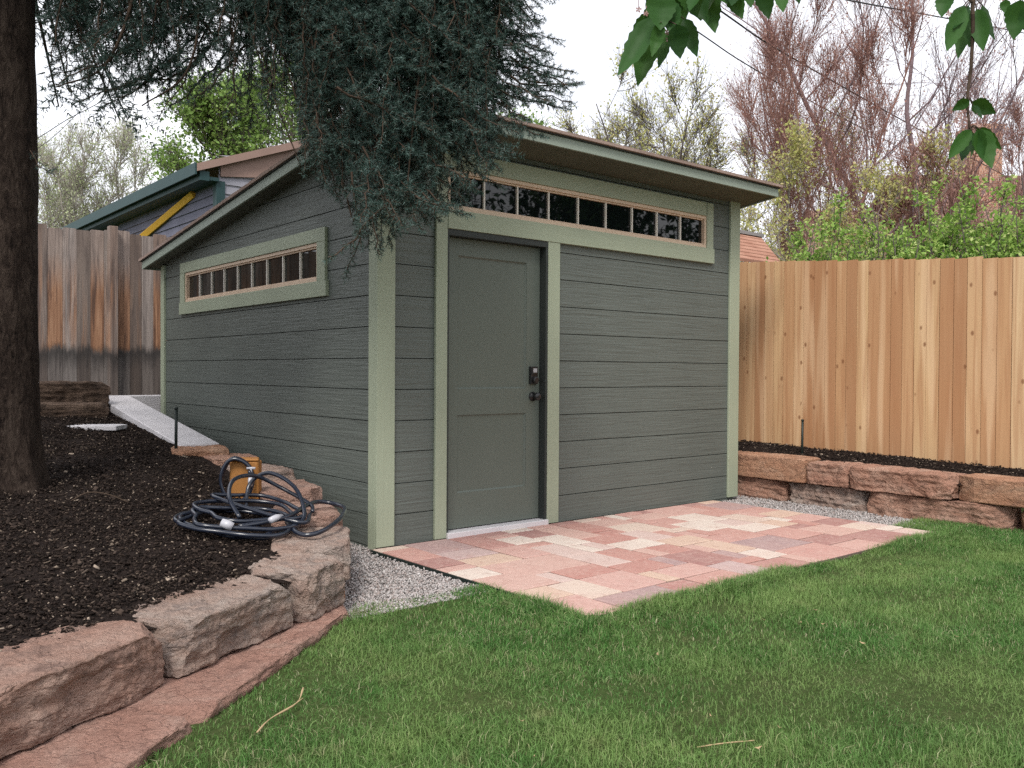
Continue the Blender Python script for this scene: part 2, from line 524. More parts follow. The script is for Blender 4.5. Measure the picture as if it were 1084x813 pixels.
class MB:
    """collects shapes and links them as ONE mesh object"""

    def __init__(self):
        self.v, self.f = [], []

    def poly(self, pts, faces):
        n = len(self.v)
        self.v += [tuple(p) for p in pts]
        self.f += [tuple(i + n for i in f) for f in faces]

    def box(self, x0, x1, y0, y1, z0, z1):
        p = [(x0, y0, z0), (x1, y0, z0), (x1, y1, z0), (x0, y1, z0), (x0, y0, z1), (x1, y0, z1), (x1, y1, z1), (x0, y1, z1)]
        self.poly(p, [(0, 3, 2, 1), (4, 5, 6, 7), (0, 1, 5, 4), (1, 2, 6, 5), (2, 3, 7, 6), (3, 0, 4, 7)])

    def prism(self, pts, d):
        """polygon pts (3D) extruded by the vector d"""
        n = len(pts)
        d = np.array(d, float)
        a = [np.array(p, float) for p in pts]
        self.poly(a + [p + d for p in a], [tuple(range(n - 1, -1, -1)), tuple(range(n, 2 * n))] +
                  [(i, (i + 1) % n, n + (i + 1) % n, n + i) for i in range(n)])

    def tube(self, pts, radii, sides=6, cap=True):
        pts = [Vector(p) for p in pts]
        if not hasattr(radii, '__len__'):
            radii = [radii] * len(pts)
        n0 = len(self.v)
        ref = Vector((0.31, 0.17, 0.93)).normalized()
        prev = None
        for i, p in enumerate(pts):
            tdir = (pts[min(i + 1, len(pts) - 1)] - pts[max(i - 1, 0)])
            if tdir.length < 1e-9:
                tdir = Vector((0, 0, 1))
            tdir.normalize()
            if prev is None:
                a = tdir.cross(ref)
                if a.length < 1e-3:
                    a = tdir.cross(Vector((1, 0, 0)))
            else:
                a = prev - tdir * prev.dot(tdir)
            a.normalize()
            prev = a
            b = tdir.cross(a)
            for k in range(sides):
                an = 2 * PI * k / sides
                q = p + (a * math.cos(an) + b * math.sin(an)) * radii[i]
                self.v.append((q.x, q.y, q.z))
        for i in range(len(pts) - 1):
            for k in range(sides):
                self.f.append((n0 + i * sides + k, n0 + i * sides + (k + 1) % sides, n0 + (i + 1) * sides + (k + 1) % sides, n0 + (i + 1) * sides + k))
        if cap:
            self.f.append(tuple(n0 + k for k in range(sides - 1, -1, -1)))
            e = n0 + (len(pts) - 1) * sides
            self.f.append(tuple(e + k for k in range(sides)))

    def build(self, name, mat, parent=None, loc=(0, 0, 0), smooth=False, bevel=0.0):
        org = np.array(root_of(parent).location if parent is not None else loc, dtype=float)
        me = bpy.data.meshes.new(name)
        me.from_pydata([tuple(np.array(p) - org) for p in self.v], [], self.f)
        bm = bmesh.new()
        bm.from_mesh(me)
        bmesh.ops.recalc_face_normals(bm, faces=bm.faces)
        if bevel > 0:
            bmesh.ops.bevel(bm, geom=list(bm.edges), offset=bevel, segments=1, affect='EDGES', clamp_overlap=True)
        if smooth:
            for f in bm.faces:
                f.smooth = True
        bm.to_mesh(me)
        bm.free()
        o = link_mesh(name, me, mat, parent)
        if parent is None:
            o.location = loc
        return o


def tag(o, label=None, cat=None, group=None, kind=None):
    if label:
        o['label'] = label
    if cat:
        o['category'] = cat
    if group:
        o['group'] = group
    if kind:
        o['kind'] = kind
    return o


def thing(name, loc, label, cat, group=None):
    o = bpy.data.objects.new(name, None)
    o.empty_display_size = 0.1
    COL.objects.link(o)
    o.location = loc
    return tag(o, label, cat, group)


def bed_z(x, y):
    s = (x + 0.856) * -0.488 + (y + 1.158) * 0.873
    return 0.185 + 0.13 * s


def catmull(pts, n=8):
    pts = [np.array(p, float) for p in pts]
    P = [2 * pts[0] - pts[1]] + pts + [2 * pts[-1] - pts[-2]]
    out = []
    for i in range(1, len(P) - 2):
        for k in range(n):
            tt = k / n
            a, b, c, d = P[i - 1], P[i], P[i + 1], P[i + 2]
            out.append(0.5 * (2 * b + (c - a) * tt + (2 * a - 5 * b + 4 * c - d) * tt ** 2 + (3 * b - a - 3 * c + d) * tt ** 3))
    out.append(pts[-1])
    return out


# ------------------------------------------------------------------ SHED
W, L = 3.77, 4.06
shed = thing('garden_shed', (0, 0, 0), 'dark green garden shed with sage trim, long narrow windows and a single slope roof', 'shed')
S = 0.2032


def soff(y):
    return 2.668 - 0.126 * y


def clip_top(poly, fn):
    out = []
    for i in range(len(poly)):
        a, b = poly[i], poly[(i + 1) % len(poly)]
        da, db = fn(a[0]) - a[1], fn(b[0]) - b[1]
        if da >= 0:
            out.append(a)
        if da * db < 0:
            k = da / (da - db)
            out.append((a[0] + (b[0] - a[0]) * k, a[1] + (b[1] - a[1]) * k))
    return out


def siding(name, mat, u0, u1, zmax, openings, place, thick, topfn=None):
    mb = MB()
    k = 0
    z = -0.009 - S
    while z < zmax:
        za, zb = max(z + 0.0030, -0.05), min(z + S - 0.0030, zmax)
        z += S
        if zb - za < 0.01:
            continue
        cuts = sorted({za, zb} | {c for o in openings for c in (o[2], o[3]) if za < c < zb})
        for a, b in zip(cuts, cuts[1:]):
            iv = [(u0, u1)]
            for o in openings:
                if o[2] < b - 1e-6 and o[3] > a + 1e-6:
                    nv = []
                    for (p, q) in iv:
                        if o[1] <= p or o[0] >= q:
                            nv.append((p, q))
                        else:
                            if o[0] > p:
                                nv.append((p, o[0]))
                            if o[1] < q:
                                nv.append((o[1], q))
                    iv = nv
            for (p, q) in iv:
                pl = [(p, a), (q, a), (q, b), (p, b)]
                if topfn:
                    pl = clip_top(pl, topfn)
                    if len(pl) < 3:
                        continue
                mb.prism([place(uu, zz, 0) for uu, zz in pl], np.array(place(0, 0, thick)) - np.array(place(0, 0, 0)))
    return mb.build(name, mat, shed, bevel=0.0)


# front wall (faces -y), left wall (faces -x)
f_open = [(0.47, 1.50, -0.1, 2.12), (0.50, 3.345, 2.16, 2.545)]
siding('front_wall', MAT['siding_x'], 0.02, W - 0.02, 2.70, f_open, lambda u, z, n: (u, n, z), 0.015)
l_open = [(0.78, 3.44, 1.73, 2.06)]
siding('side_wall', MAT['siding_y'], 0.02, L - 0.0, 2.70, l_open, lambda u, z, n: (n, u, z), 0.015, lambda u: soff(u) + 0.01)
siding('side_wall', MAT['siding_y'], 0.02, L - 0.0, 2.70, [], lambda u, z, n: (W - n, u, z), 0.015, lambda u: soff(u) + 0.01)
siding('back_wall', MAT['siding_x'], 0.02, W - 0.02, 2.15, [], lambda u, z, n: (u, L - n, z), 0.015)
# sheathing behind the boards
mb = MB()
for (a, b, c, d) in ((0.03, 0.47, -0.04, 2.7), (1.50, W - 0.03, -0.04, 2.12), (0.47, 0.50, 2.12, 2.70), (3.345, W - 0.03, 2.12, 2.70), (0.50, 3.345, 2.545, 2.70)):
    mb.box(a, b, 0.0155, 0.10, c, d)
mb.box(0.50, 1.50, 0.0155, 0.10, 2.12, 2.16)
mb.box(1.503, 3.345, 0.0155, 0.10, 2.123, 2.16)
for x0, x1 in ((0.0155, 0.10), (W - 0.10, W - 0.0155)):
    for (ya, yb, za, zb) in ((0.102, L - 0.1, -0.04, 1.73), (0.102, 0.78, 1.73, 2.06), (3.44, L - 0.1, 1.73, 2.06)):
        mb.box(x0, x1, ya, yb, za, zb)
    pl = [(x0, 0.102, 2.06), (x0, L - 0.1, 2.06), (x0, L - 0.1, soff(L - 0.1)), (x0, 0.102, soff(0.102))]
    mb.prism(pl, (x1 - x0, 0, 0))
mb.box(0.03, W - 0.03, L - 0.10, L - 0.0155, -0.04, 2.14)
mb.build('wall_core', MAT['dark'], shed)
MB_f = MB()
MB_f.box(0.04, W - 0.04, 0.04, L - 0.04, -0.16, -0.045)
MB_f.build('floor_slab', MAT['foundation'], shed)

# corner boards
mb = MB()
mb.box(-0.022, 0.112, -0.022, 0.0, 0.0, soff(0) + 0.005)
mb.build('corner_trim', MAT['trim'], shed, bevel=0.002)
mb = MB()
mb.box(-0.022, 0.0, 0.0, 0.085, -0.02, soff(0.09))
mb.build('corner_trim', MAT['trim'], shed, bevel=0.002)
mb = MB()
mb.box(W - 0.118, W + 0.022, -0.022, 0.0, 0.0, soff(0) + 0.005)
mb.box(W, W + 0.022, 0.0, 0.09, 0.0, soff(0.09))
mb.build('corner_trim', MAT['trim'], shed, bevel=0.002)
mb = MB()
mb.box(-0.022, 0.0, L - 0.075, L + 0.022, -0.02, soff(L + 0.02))
mb.build('corner_trim', MAT['trim'], shed, bevel=0.002)

# door trim (left board runs up beside the transom)
T0 = -0.024
mb = MB()
mb.box(0.43, 0.523, T0, 0.0, 0.0, 2.615)
mb.build('door_trim', MAT['trim'], shed, bevel=0.002)
mb = MB()
mb.box(1.437, 1.555, T0, 0.0, 0.0, 2.088)
mb.build('door_trim', MAT['trim'], shed, bevel=0.002)
# dark jambs and head
mb = MB()
mb.box(1.415, 1.436, T0 + 0.004, 0.11, 0.005, 2.045)
mb.box(0.5235, 0.538, T0 + 0.004, 0.11, 0.005, 2.045)
mb.box(0.5235, 1.436, T0 + 0.004, 0.11, 2.046, 2.088)
mb.build('door_jamb', MAT['dark'], shed)
# door slab: stiles, rails and two sunk panels
DX0, DX1, DY, DZ0, DZ1 = 0.541, 1.412, 0.045, 0.042, 2.043
door = MB()
st = 0.118
door.box(DX0, DX0 + st, DY, DY + 0.042, DZ0, DZ1)
door.box(DX1 - st - 0.01, DX1, DY, DY + 0.042, DZ0, DZ1)
xa, xb = DX0 + st, DX1 - st - 0.01
for za, zb in ((DZ0, 0.285), (0.825, 1.005), (1.925, DZ1)):
    door.box(xa, xb, DY, DY + 0.042, za, zb)
for za, zb in ((0.285, 0.825), (1.005, 1.925)):
    door.box(xa, xb, DY + 0.013, DY + 0.03, za, zb)
    # small moulding slope round each panel
    for (p, q) in (((xa, za), (xb, za)), ((xb, za), (xb, zb)), ((xb, zb), (xa, zb)), ((xa, zb), (xa, za))):
        cx, cz = (xa + xb) / 2, (za + zb) / 2

        def inn(pt):
            return (pt[0] + math.copysign(0.011, cx - pt[0]), pt[1] + math.copysign(0.011, cz - pt[1]))
        a_, b_ = inn(p), inn(q)
        door.poly([(p[0], DY + 0.003, p[1]), (q[0], DY + 0.003, q[1]), (b_[0], DY + 0.0128, b_[1]), (a_[0], DY + 0.0128, a_[1])], [(0, 1, 2, 3)])
dooro = door.build('door', MAT['door'], shed)
# lock and knob
mb = MB()
LX = 1.345
mb.box(LX - 0.034, LX + 0.034, DY - 0.024, DY - 0.0005, 1.035, 1.165)
mb.box(LX - 0.026, LX + 0.026, DY - 0.031, DY - 0.0245, 1.105, 1.158)
mb.tube([(LX, DY - 0.02, 1.066), (LX, DY - 0.045, 1.066), (LX, DY - 0.052, 1.066)], [0.027, 0.026, 0.020], 20)
lock = mb.build('deadbolt', MAT['black_metal'], dooro, bevel=0.002)
mb = MB()
mb.box(LX - 0.018, LX + 0.018, DY - 0.0325, DY - 0.0315, 1.122, 1.152)
mb.build('keypad', MAT['grey_metal'], dooro)
mb = MB()
kn = [(0.0, 0.034), (-0.008, 0.034), (-0.012, 0.014), (-0.034, 0.012), (-0.042, 0.022), (-0.055, 0.030), (-0.068, 0.028), (-0.075, 0.018), (-0.078, 0.004)]
mb.tube([(LX, DY + a, 0.945) for a, r in kn], [r for a, r in kn], 24)
mb.build('knob', MAT['black_metal'], dooro, smooth=True)
for z in (0.25, 1.05, 1.85):
    mb = MB()
    mb.tube([(DX0 + 0.004, DY - 0.008, z - 0.05), (DX0 + 0.004, DY - 0.008, z + 0.05)], 0.007, 8)
    mb.build('hinge', MAT['black_metal'], dooro)
mb = MB()
mb.box(0.524, 1.436, -0.045, 0.11, -0.008, 0.034)
mb.build('threshold', MAT['white_sill'], shed, bevel=0.003)


# windows
def window(place, trims, x0, x1, z0, z1, n, fw_, slider):
    """place(u, n, z): n<0 is outward; the sash sits a little inside the wall face"""
    def bx(mbx, u0, u1, n0, n1, za, zb):
        a, b = place(u0, n0, za), place(u1, n1, zb)
        mbx.box(min(a[0], b[0]), max(a[0], b[0]), min(a[1], b[1]), max(a[1], b[1]), min(a[2], b[2]), max(a[2], b[2]))
    m = MB()
    for (u0, u1, za, zb, pr_) in trims:
        bx(m, u0, u1, T0 - pr_, 0.0, za, zb)
    win = m.build('window', trims_mat, shed, bevel=0.002)
    win['label'] = trims_label
    m = MB()
    d0, d1 = -0.012, 0.05
    bx(m, x0, x1, d0, d1, z0, z0 + fw_)
    bx(m, x0, x1, d0, d1, z1 - fw_, z1)
    bx(m, x0, x0 + fw_, d0, d1, z0 + fw_, z1 - fw_)
    bx(m, x1 - fw_, x1, d0, d1, z0 + fw_, z1 - fw_)
    # inner step of the sash
    g = 0.012
    bx(m, x0 + fw_, x1 - fw_, 0.001, 0.02, z0 + fw_, z0 + fw_ + g)
    bx(m, x0 + fw_, x1 - fw_, 0.001, 0.02, z1 - fw_ - g, z1 - fw_)
    m.build('frame', MAT['sash'], win, bevel=0.001)
    xi0, xi1 = x0 + fw_, x1 - fw_
    for k in range(1, n):
        m = MB()
        u = xi0 + (xi1 - xi0) * k / n
        bx(m, u - 0.007, u + 0.007, 0.004, 0.02, z0 + fw_ + g, z1 - fw_ - g)
        m.build('muntin', MAT['muntin'], win)
    m = MB()
    bx(m, xi0 + 0.001, xi1 - 0.001, 0.0205, 0.032, z0 + fw_ + 0.001, z1 - fw_ - 0.001)
    m.build('pane', MAT['glass'], win)
    return win


trims_mat = MAT['trim_h']
trims_label = 'long transom window of nine panes above the door'
window(lambda u, n, z: (u, n, z),
       [(0.5235, 3.30, 2.498, 2.615, 0), (0.5235, 3.41, 2.089, 2.218, 0.004), (3.312, 3.398, 2.2185, 2.615, 0)],
       0.525, 3.311, 2.219, 2.497, 9, 0.026, False)
trims_mat = MAT['trim_h']
trims_label = 'long side window of nine panes under the roof slope'
window(lambda u, n, z: (n, u, z),
       [(0.675, 3.53, 2.03, 2.125, 0), (0.655, 3.545, 1.645, 1.755, 0.004), (0.675, 0.795, 1.7555, 2.0295, 0), (3.42, 3.53, 1.7555, 2.0295, 0)],
       0.797, 3.419, 1.757, 2.0285, 9, 0.024, False)

# roof
RX0, RX1, RY0, RY1 = -0.15, W + 0.155, -0.33, 4.24
TH = 0.060
mb = MB()
mb.prism([(RX0 + 0.02, RY0 + 0.02, soff(RY0 + 0.02)), (RX1 - 0.02, RY0 + 0.02, soff(RY0 + 0.02)), (RX1 - 0.02, RY1 - 0.02, soff(RY1 - 0.02)), (RX0 + 0.02, RY1 - 0.02, soff(RY1 - 0.02))], (0, 0, 0.05))
roof = mb.build('roof', MAT['soffit'], shed)
mb = MB()   # shingle deck with laps
n = 26
for i in range(n):
    ya, yb = RY0 - 0.03 + (RY1 - RY0 + 0.06) * i / n, RY0 - 0.03 + (RY1 - RY0 + 0.06) * (i + 1) / n
    e = 0.004
    za, zb = soff(ya) + TH + 0.03 + e, soff(yb) + TH + 0.03
    x0, x1 = RX0 - 0.025, RX1 + 0.025
    mb.poly([(x0, ya, za - e - 0.022), (x1, ya, za - e - 0.022), (x1, yb, zb - 0.022), (x0, yb, zb - 0.022), (x0, ya, za - e), (x1, ya, za - e), (x1, yb, zb + e), (x0, yb, zb + e)],
            [(0, 3, 2, 1), (4, 5, 6, 7), (0, 1, 5, 4), (1, 2, 6, 5), (2, 3, 7, 6), (3, 0, 4, 7)])
mb.build('shingles', MAT['shingle'], roof)
mb = MB()
mb.box(RX0, RX1, RY0, RY0 + 0.019, soff(RY0) - 0.012, soff(RY0) + TH)
mb.build('fascia', MAT['fascia'], roof, bevel=0.002)
mb = MB()
mb.box(RX0, RX1, RY1 - 0.019, RY1, soff(RY1) - 0.012, soff(RY1) + TH)
mb.build('fascia', MAT['fascia'], roof, bevel=0.002)
for x in (RX0, RX1 - 0.019):
    mb = MB()
    ya, yb = RY0 + 0.0195, RY1 - 0.0195
    mb.prism([(x, ya, soff(ya) - 0.012), (x, yb, soff(yb) - 0.012), (x, yb, soff(yb) + TH), (x, ya, soff(ya) + TH)], (0.019, 0, 0))
    mb.build('fascia', MAT['fascia'], roof, bevel=0.002)
mb = MB()   # thin drip edge between fascia and shingles
mb.box(RX0 - 0.012, RX1 + 0.012, RY0 - 0.012, RY0 + 0.01, soff(RY0) + TH + 0.0005, soff(RY0) + TH + 0.011)
for x in (RX0 - 0.012, RX1 - 0.01):
    ya, yb = RY0 + 0.011, RY1
    mb.prism([(x, ya, soff(ya) + TH + 0.0005), (x, yb, soff(yb) + TH + 0.0005), (x, yb, soff(yb) + TH + 0.011), (x, ya, soff(ya) + TH + 0.011)], (0.022, 0, 0))
mb.build('drip_edge', MAT['dark'], roof)

# ------------------------------------------------------------------ GROUND
mb = MB()
mb.poly([(-400, -400, -0.13), (400, -400, -0.13), (400, 400, -0.13), (-400, 400, -0.13)], [(0, 1, 2, 3)])
tag(mb.build('ground', MAT['lawn']), kind='structure')

# block row frame: point and direction
P0 = np.array([-0.856, -1.158])
RD = np.array([-0.873, -0.488])      # along the row, away from the shed
RN = np.array([0.488, -0.873])       # towards the lawn


def row(tt, nn):
    return P0 + RD * tt + RN * nn


def xcurve(y):
    """mulch side edge of the stones and the concrete wall that run up the shed's left side"""
    ys = [-1.2, -0.8, -0.5, 0.0, 0.6, 1.4, 2.0, 2.2, 4.5, 6]
    xs = [-1.14, -1.06, -0.96, -0.80, -0.66, -0.56, -0.54, -0.56, -0.56, -0.56]
    return np.interp(y, ys, xs)


def outer(y):
    ys = [-1.25, -1.0, -0.5, 0.0, 0.6, 1.4, 2.0, 6]
    xs = [-0.90, -0.80, -0.55, -0.42, -0.28, -0.22, -0.22, -0.24]
    return np.interp(y, ys, xs)


def lawn_in(x, y):
    s = (x + 0.856) * RN[0] + (y + 1.158) * RN[1]
    tt = (x + 0.856) * RD[0] + (y + 1.158) * RD[1]
    a = (y < -1.15 + 0.04 * np.sin(x * 6)) & (s > 0.03 + 0.12 * np.clip(tt, 0, 5)) & (x < -0.06)
    b = (y < -1.965 + 0.010 * np.sin(x * 5.0) + 0.010 * np.sin(x * 13.0)) & (x >= -0.06) & (x < 3.40)
    c = (y < -1.62) & (x >= 3.42) & (x < 3.98)
    d = (x >= 3.98) & (x < 4.05) & (y < -1.8)
    return a | b | c | d


# lawn sheet (cut to a polygon)
mb = MB()
lp = [(-6.0, -5.6), (row(4, 0.30)[0], row(4, 0.30)[1]), (row(1.3, 0.1)[0], row(1.3, 0.1)[1]), (row(0, 0.0)[0], row(0, 0.0)[1]), (-0.8, -1.15), (-0.075, -1.15), (-0.075, -1.995), (3.43, -1.995), (3.43, -1.62), (4.1, -1.62), (4.1, -12), (-6, -12)]
mb.poly([(x, y, -0.022) for x, y in lp], [tuple(range(len(lp)))])
lawn = tag(mb.build('lawn', MAT['lawn']), kind='structure')


def grass_field(n, x0, x1, y0, y1, hmin, hmax, wid, thin):
    x = RNG.uniform(x0, x1, n)
    y = RNG.uniform(y0, y1, n)
    # ragged edges
    jx, jy = x + RNG.normal(0, 0.022, n), y + RNG.normal(0, 0.022, n)
    keep = lawn_in(jx, jy)
    # visible part gets full density, the rest less
    dx, dy = x - CAM[0], y - CAM[1]
    dep = dx * CF[0] + dy * CF[1]
    lat = dx * CR[0] + dy * CR[1]
    vis = (dep > 1.9) & (np.abs(lat) < 0.64 * dep + 0.4)
    keep &= vis | (RNG.random(n) < thin)
    # clumpy density: thin patches
    ph = np.sin(x * 3.1 + 1.3 * np.sin(y * 2.3)) * np.sin(y * 3.7 + 1.1 * np.sin(x * 1.9 + 1)) + 0.5 * np.sin(x * 9.1 + y * 4.3) * np.sin(y * 8.3 - x * 3.1)
    keep &= RNG.random(n) < np.clip(0.82 + 0.35 * ph, 0.3, 1.0)
    bare = np.exp(-(((x - 0.55) / 0.22) ** 2 + ((y + 2.2) / 0.13) ** 2)) + np.exp(-(((x - 1.7) / 0.30) ** 2 + ((y + 2.15) / 0.12) ** 2)) + np.exp(-(((x + 0.5) / 0.2) ** 2 + ((y + 3.0) / 0.15) ** 2))
    keep &= RNG.random(n) > bare * 0.7
    x, y, ph = x[keep], y[keep], ph[keep]
    n = len(x)
    edge = (np.abs(y + 2.06) < 0.13) & (x > -0.1) & (x < 3.5) | (np.abs(x + 0.12) < 0.12) & (y < -1.1)
    h = RNG.uniform(hmin, hmax, n) * np.where(edge, 1.12, 1.0) * (0.85 + 0.3 * np.clip(ph, -1, 1)) * RNG.uniform(0.7, 1.15, n)
    az = 3.0 * np.sin(x * 7.3 + 2.1 * np.sin(y * 5.1)) + 2.5 * np.cos(y * 8.9 + 1.7 * np.sin(x * 6.3)) + RNG.normal(0, 2.0, n)
    lean = np.abs(RNG.normal(0.50, 0.40, n)) + 0.05
    lx, ly = np.cos(az), np.sin(az)
    wx, wy = -ly, lx
    tw = RNG.uniform(-0.9, 0.9, n)
    wx, wy = wx * np.cos(tw) - wy * np.sin(tw), wx * np.sin(tw) + wy * np.cos(tw)
    wd = wid * RNG.uniform(0.6, 1.25, n)
    z0 = -0.024 + 0.012 * np.sin(x * 1.9 + 0.5) * np.sin(y * 2.3)
    b = np.stack([x, y, z0], 1)
    wv = np.stack([wx * wd, wy * wd, np.zeros(n)], 1)
    mid = b + np.stack([lx * h * 0.5 * lean * 0.6, ly * h * 0.5 * lean * 0.6, h * 0.6], 1)
    tip = b + np.stack([lx * h * lean * 1.25, ly * h * lean * 1.25, h * (1.0 - 0.25 * np.clip(lean, 0, 1.6))], 1)
    V = np.stack([b - wv * 0.5, b + wv * 0.5, mid + wv * 0.42, mid - wv * 0.42, tip], 1).reshape(-1, 3)
    i = np.arange(n)[:, None] * 5
    return V, i + np.array([[0, 1, 2, 3]]), i + np.array([[3, 2, 4]])


V, Q, T = grass_field(1100000, -4.6, 4.05, -6.2, -1.1, 0.018, 0.046, 0.0023, 0.05)
parts_ = [(V, Q, T)]
for box_ in ((-0.25, 3.50, -2.13, -1.96), (-0.30, -0.06, -2.10, -1.15)):      # taller unmown fringe along the patio
    parts_.append(grass_field(16000 if box_[1] > 1 else 7000, *box_, 0.035, 0.066, 0.0030, 0.5))
off_ = 0
VV, QQ, TT = [], [], []
for (a_, b_, c_) in parts_:
    VV.append(a_)
    QQ.append(b_ + off_)
    TT.append(c_ + off_)
    off_ += len(a_)
V, Q, T = np.concatenate(VV), np.concatenate(QQ), np.concatenate(TT)
tag(np_mesh('grass', V, [Q, T], MAT['grass']), kind='stuff')

# patio: modular pavers
PX0, PX1, PY0, PY1 = -0.06, 3.42, -1.985, -0.026
mb = MB()
mb.box(PX0, PX1, PY0, PY1 + 0.02, -0.09, -0.0075)
pat = tag(mb.build('patio', MAT['sandjoint']), kind='structure')
mb = MB()
un = 3.48 / 30
nx, ny = 30, 17
uy = (PY1 - PY0) / ny
occ = [[False] * ny for _ in range(nx)]
rnd = random.Random(11)
sizes = [(2, 2), (3, 2), (2, 3), (4, 2), (3, 2), (2, 2), (3, 3), (2, 1), (1, 2), (4, 3), (3, 2), (2, 3)]
for j in range(ny):
    for i in range(nx):
        if occ[i][j]:
            continue
        opts = sizes[:]
        rnd.shuffle(opts)
        for (a, b) in opts + [(1, 1)]:
            if i + a <= nx and j + b <= ny and not any(occ[i + p][j + q] for p in range(a) for q in range(b)):
                break
        for p in range(a):
            for q in range(b):
                occ[i + p][j + q] = True
        g = 0.0056
        zt = rnd.uniform(-0.0025, 0.0015)
        x0, x1 = PX0 + i * un + g, PX0 + (i + a) * un - g
        y0, y1 = PY0 + j * uy + g, PY0 + (j + b) * uy - g
        c = 0.004
        # a shallow irregular slab with worn edges
        x0, x1, y0, y1 = x0 + rnd.uniform(0, 0.003), x1 - rnd.uniform(0, 0.003), y0 + rnd.uniform(0, 0.003), y1 - rnd.uniform(0, 0.003)
        ta, tb_ = rnd.uniform(-0.0015, 0.0015), rnd.uniform(-0.0015, 0.0015)
        pts = [(x0, y0, -0.02), (x1, y0, -0.02), (x1, y1, -0.02), (x0, y1, -0.02),
               (x0, y0, zt - c), (x1, y0, zt - c), (x1, y1, zt - c), (x0, y1, zt - c),
               (x0 + c, y0 + c, zt - ta - tb_), (x1 - c, y0 + c, zt + ta - tb_), (x1 - c, y1 - c, zt + ta + tb_), (x0 + c, y1 - c, zt - ta + tb_)]
        mb.poly(pts, [(0, 1, 5, 4), (1, 2, 6, 5), (2, 3, 7, 6), (3, 0, 4, 7), (4, 5, 9, 8), (5, 6, 10, 9), (6, 7, 11, 10), (7, 4, 8, 11), (8, 9, 10, 11)])
pv = mb.build('pavers', MAT['paver'], pat)
mb = MB()   # dark edging strip on the left rim of the patio
mb.box(PX0 - 0.012, PX0 - 0.001, PY0, -0.03, -0.09, -0.004)
mb.build('edging', MAT['stake'], pat)

# gravel strips
mb = MB()
ys = np.linspace(-1.25, 4.3, 24)
lf = [(float(outer(y)) - 0.05, float(y)) for y in ys]
pl = [(-0.06, -1.25)] + [(-0.06, -0.03), (0.03, -0.03), (0.03, 4.3)] + lf[::-1]
mb.poly([(x, y, -0.030) for x, y in pl], [tuple(range(len(pl)))])
pl2 = [(3.43, -1.7), (4.1, -1.7), (4.1, 3.0), (3.74, 3.0), (3.74, -0.03), (3.43, -0.03)]
mb.poly([(x, y, -0.032) for x, y in pl2], [tuple(range(6))])
tag(mb.build('gravel_bed', MAT['gravelbase']), kind='structure')


def pebbles(n, pts, zbase, rmin, rmax):
    """octahedron chips at the given points"""
    n = len(pts)
    base = np.array([(1, 0, 0), (-1, 0, 0), (0, 1, 0), (0, -1, 0), (0, 0, 1), (0, 0, -1)], float)
    tri = np.array([(0, 2, 4), (2, 1, 4), (1, 3, 4), (3, 0, 4), (2, 0, 5), (1, 2, 5), (3, 1, 5), (0, 3, 5)])
    r = RNG.uniform(rmin, rmax, n)
    sh = base[None] * RNG.uniform(0.7, 1.3, (n, 6, 1)) + RNG.normal(0, 0.22, (n, 6, 3))
    sh *= RNG.uniform(0.7, 1.2, (n, 1, 3))
    a = RNG.uniform(0, 2 * PI, n)
    ca, sa = np.cos(a)[:, None], np.sin(a)[:, None]
    X = sh[:, :, 0] * ca - sh[:, :, 1] * sa
    Y = sh[:, :, 0] * sa + sh[:, :, 1] * ca
    Vv = np.stack([X, Y, sh[:, :, 2] * 0.75], 2) * r[:, None, None]
    Vv += np.stack([pts[:, 0], pts[:, 1], zbase + RNG.uniform(0, 0.010, n)], 1)[:, None]
    return Vv.reshape(-1, 3), (np.arange(n)[:, None, None] * 6 + tri[None]).reshape(-1, 3)


n = 26000
x = RNG.uniform(-1.02, 0.02, n)
y = -1.27 + 5.4 * RNG.random(n) ** 1.8
ok = (x > outer(y) - 0.05) & ((x < -0.075) | (y > 0.0)) & (x < 0.012) & (RNG.random(n) < np.clip((y + 1.33) * 5, 0, 1))
Va, Fa = pebbles(0, np.stack([x[ok], y[ok]], 1), -0.025, 0.005, 0.010)
n = 12000
x = RNG.uniform(3.40, 4.08, n)
y = RNG.uniform(-1.80, 1.2, n)
ok = ((x > 3.43) | (RNG.random(n) < 0.1)) & (RNG.random(n) < np.clip((y + 1.85) * 4, 0, 1)) & ~((x < W + 0.03) & (y > -0.03))
Vb, Fb = pebbles(0, np.stack([x[ok], y[ok]], 1), -0.028, 0.005, 0.010)
tag(np_mesh('gravel', np.concatenate([Va, Vb]), [np.concatenate([Fa, Fb + len(Va)])], MAT['pebble']), kind='stuff')

# mulch beds -----------------------------------------------------------


def grid_sheet(name, x0, x1, y0, y1, st_, zf, inside, mat):
    xs = np.arange(x0, x1 + 1e-6, st_)
    ys_ = np.arange(y0, y1 + 1e-6, st_)
    X, Y = np.meshgrid(xs, ys_, indexing='ij')
    Z = zf(X, Y) + np.array([[noise.fractal(Vector((a * 3, b * 3, 0.3)), 1.0, 2.0, 4) for b in ys_] for a in xs]) * 0.012
    idx = np.arange(X.size).reshape(X.shape)
    a, b, c, d = idx[:-1, :-1], idx[1:, :-1], idx[1:, 1:], idx[:-1, 1:]
    cx, cy = (X[:-1, :-1] + X[1:, 1:]) / 2, (Y[:-1, :-1] + Y[1:, 1:]) / 2
    k = inside(cx, cy)
    F = np.stack([a[k], b[k], c[k], d[k]], 1)
    return tag(np_mesh(name, np.stack([X.ravel(), Y.ravel(), Z.ravel()], 1), [F], mat, smooth=True), kind='structure')


def s_of(x, y):
    return (x + 0.856) * -0.488 + (y + 1.158) * 0.873


def in_left(x, y):
    return (s_of(x, y) > 0.10) & (x < xcurve(y) + 0.12) & (y < 5.6)


grid_sheet('mulch_bed', -5.6, -0.2, -3.2, 5.6, 0.045, bed_z, in_left, MAT['mulch'])


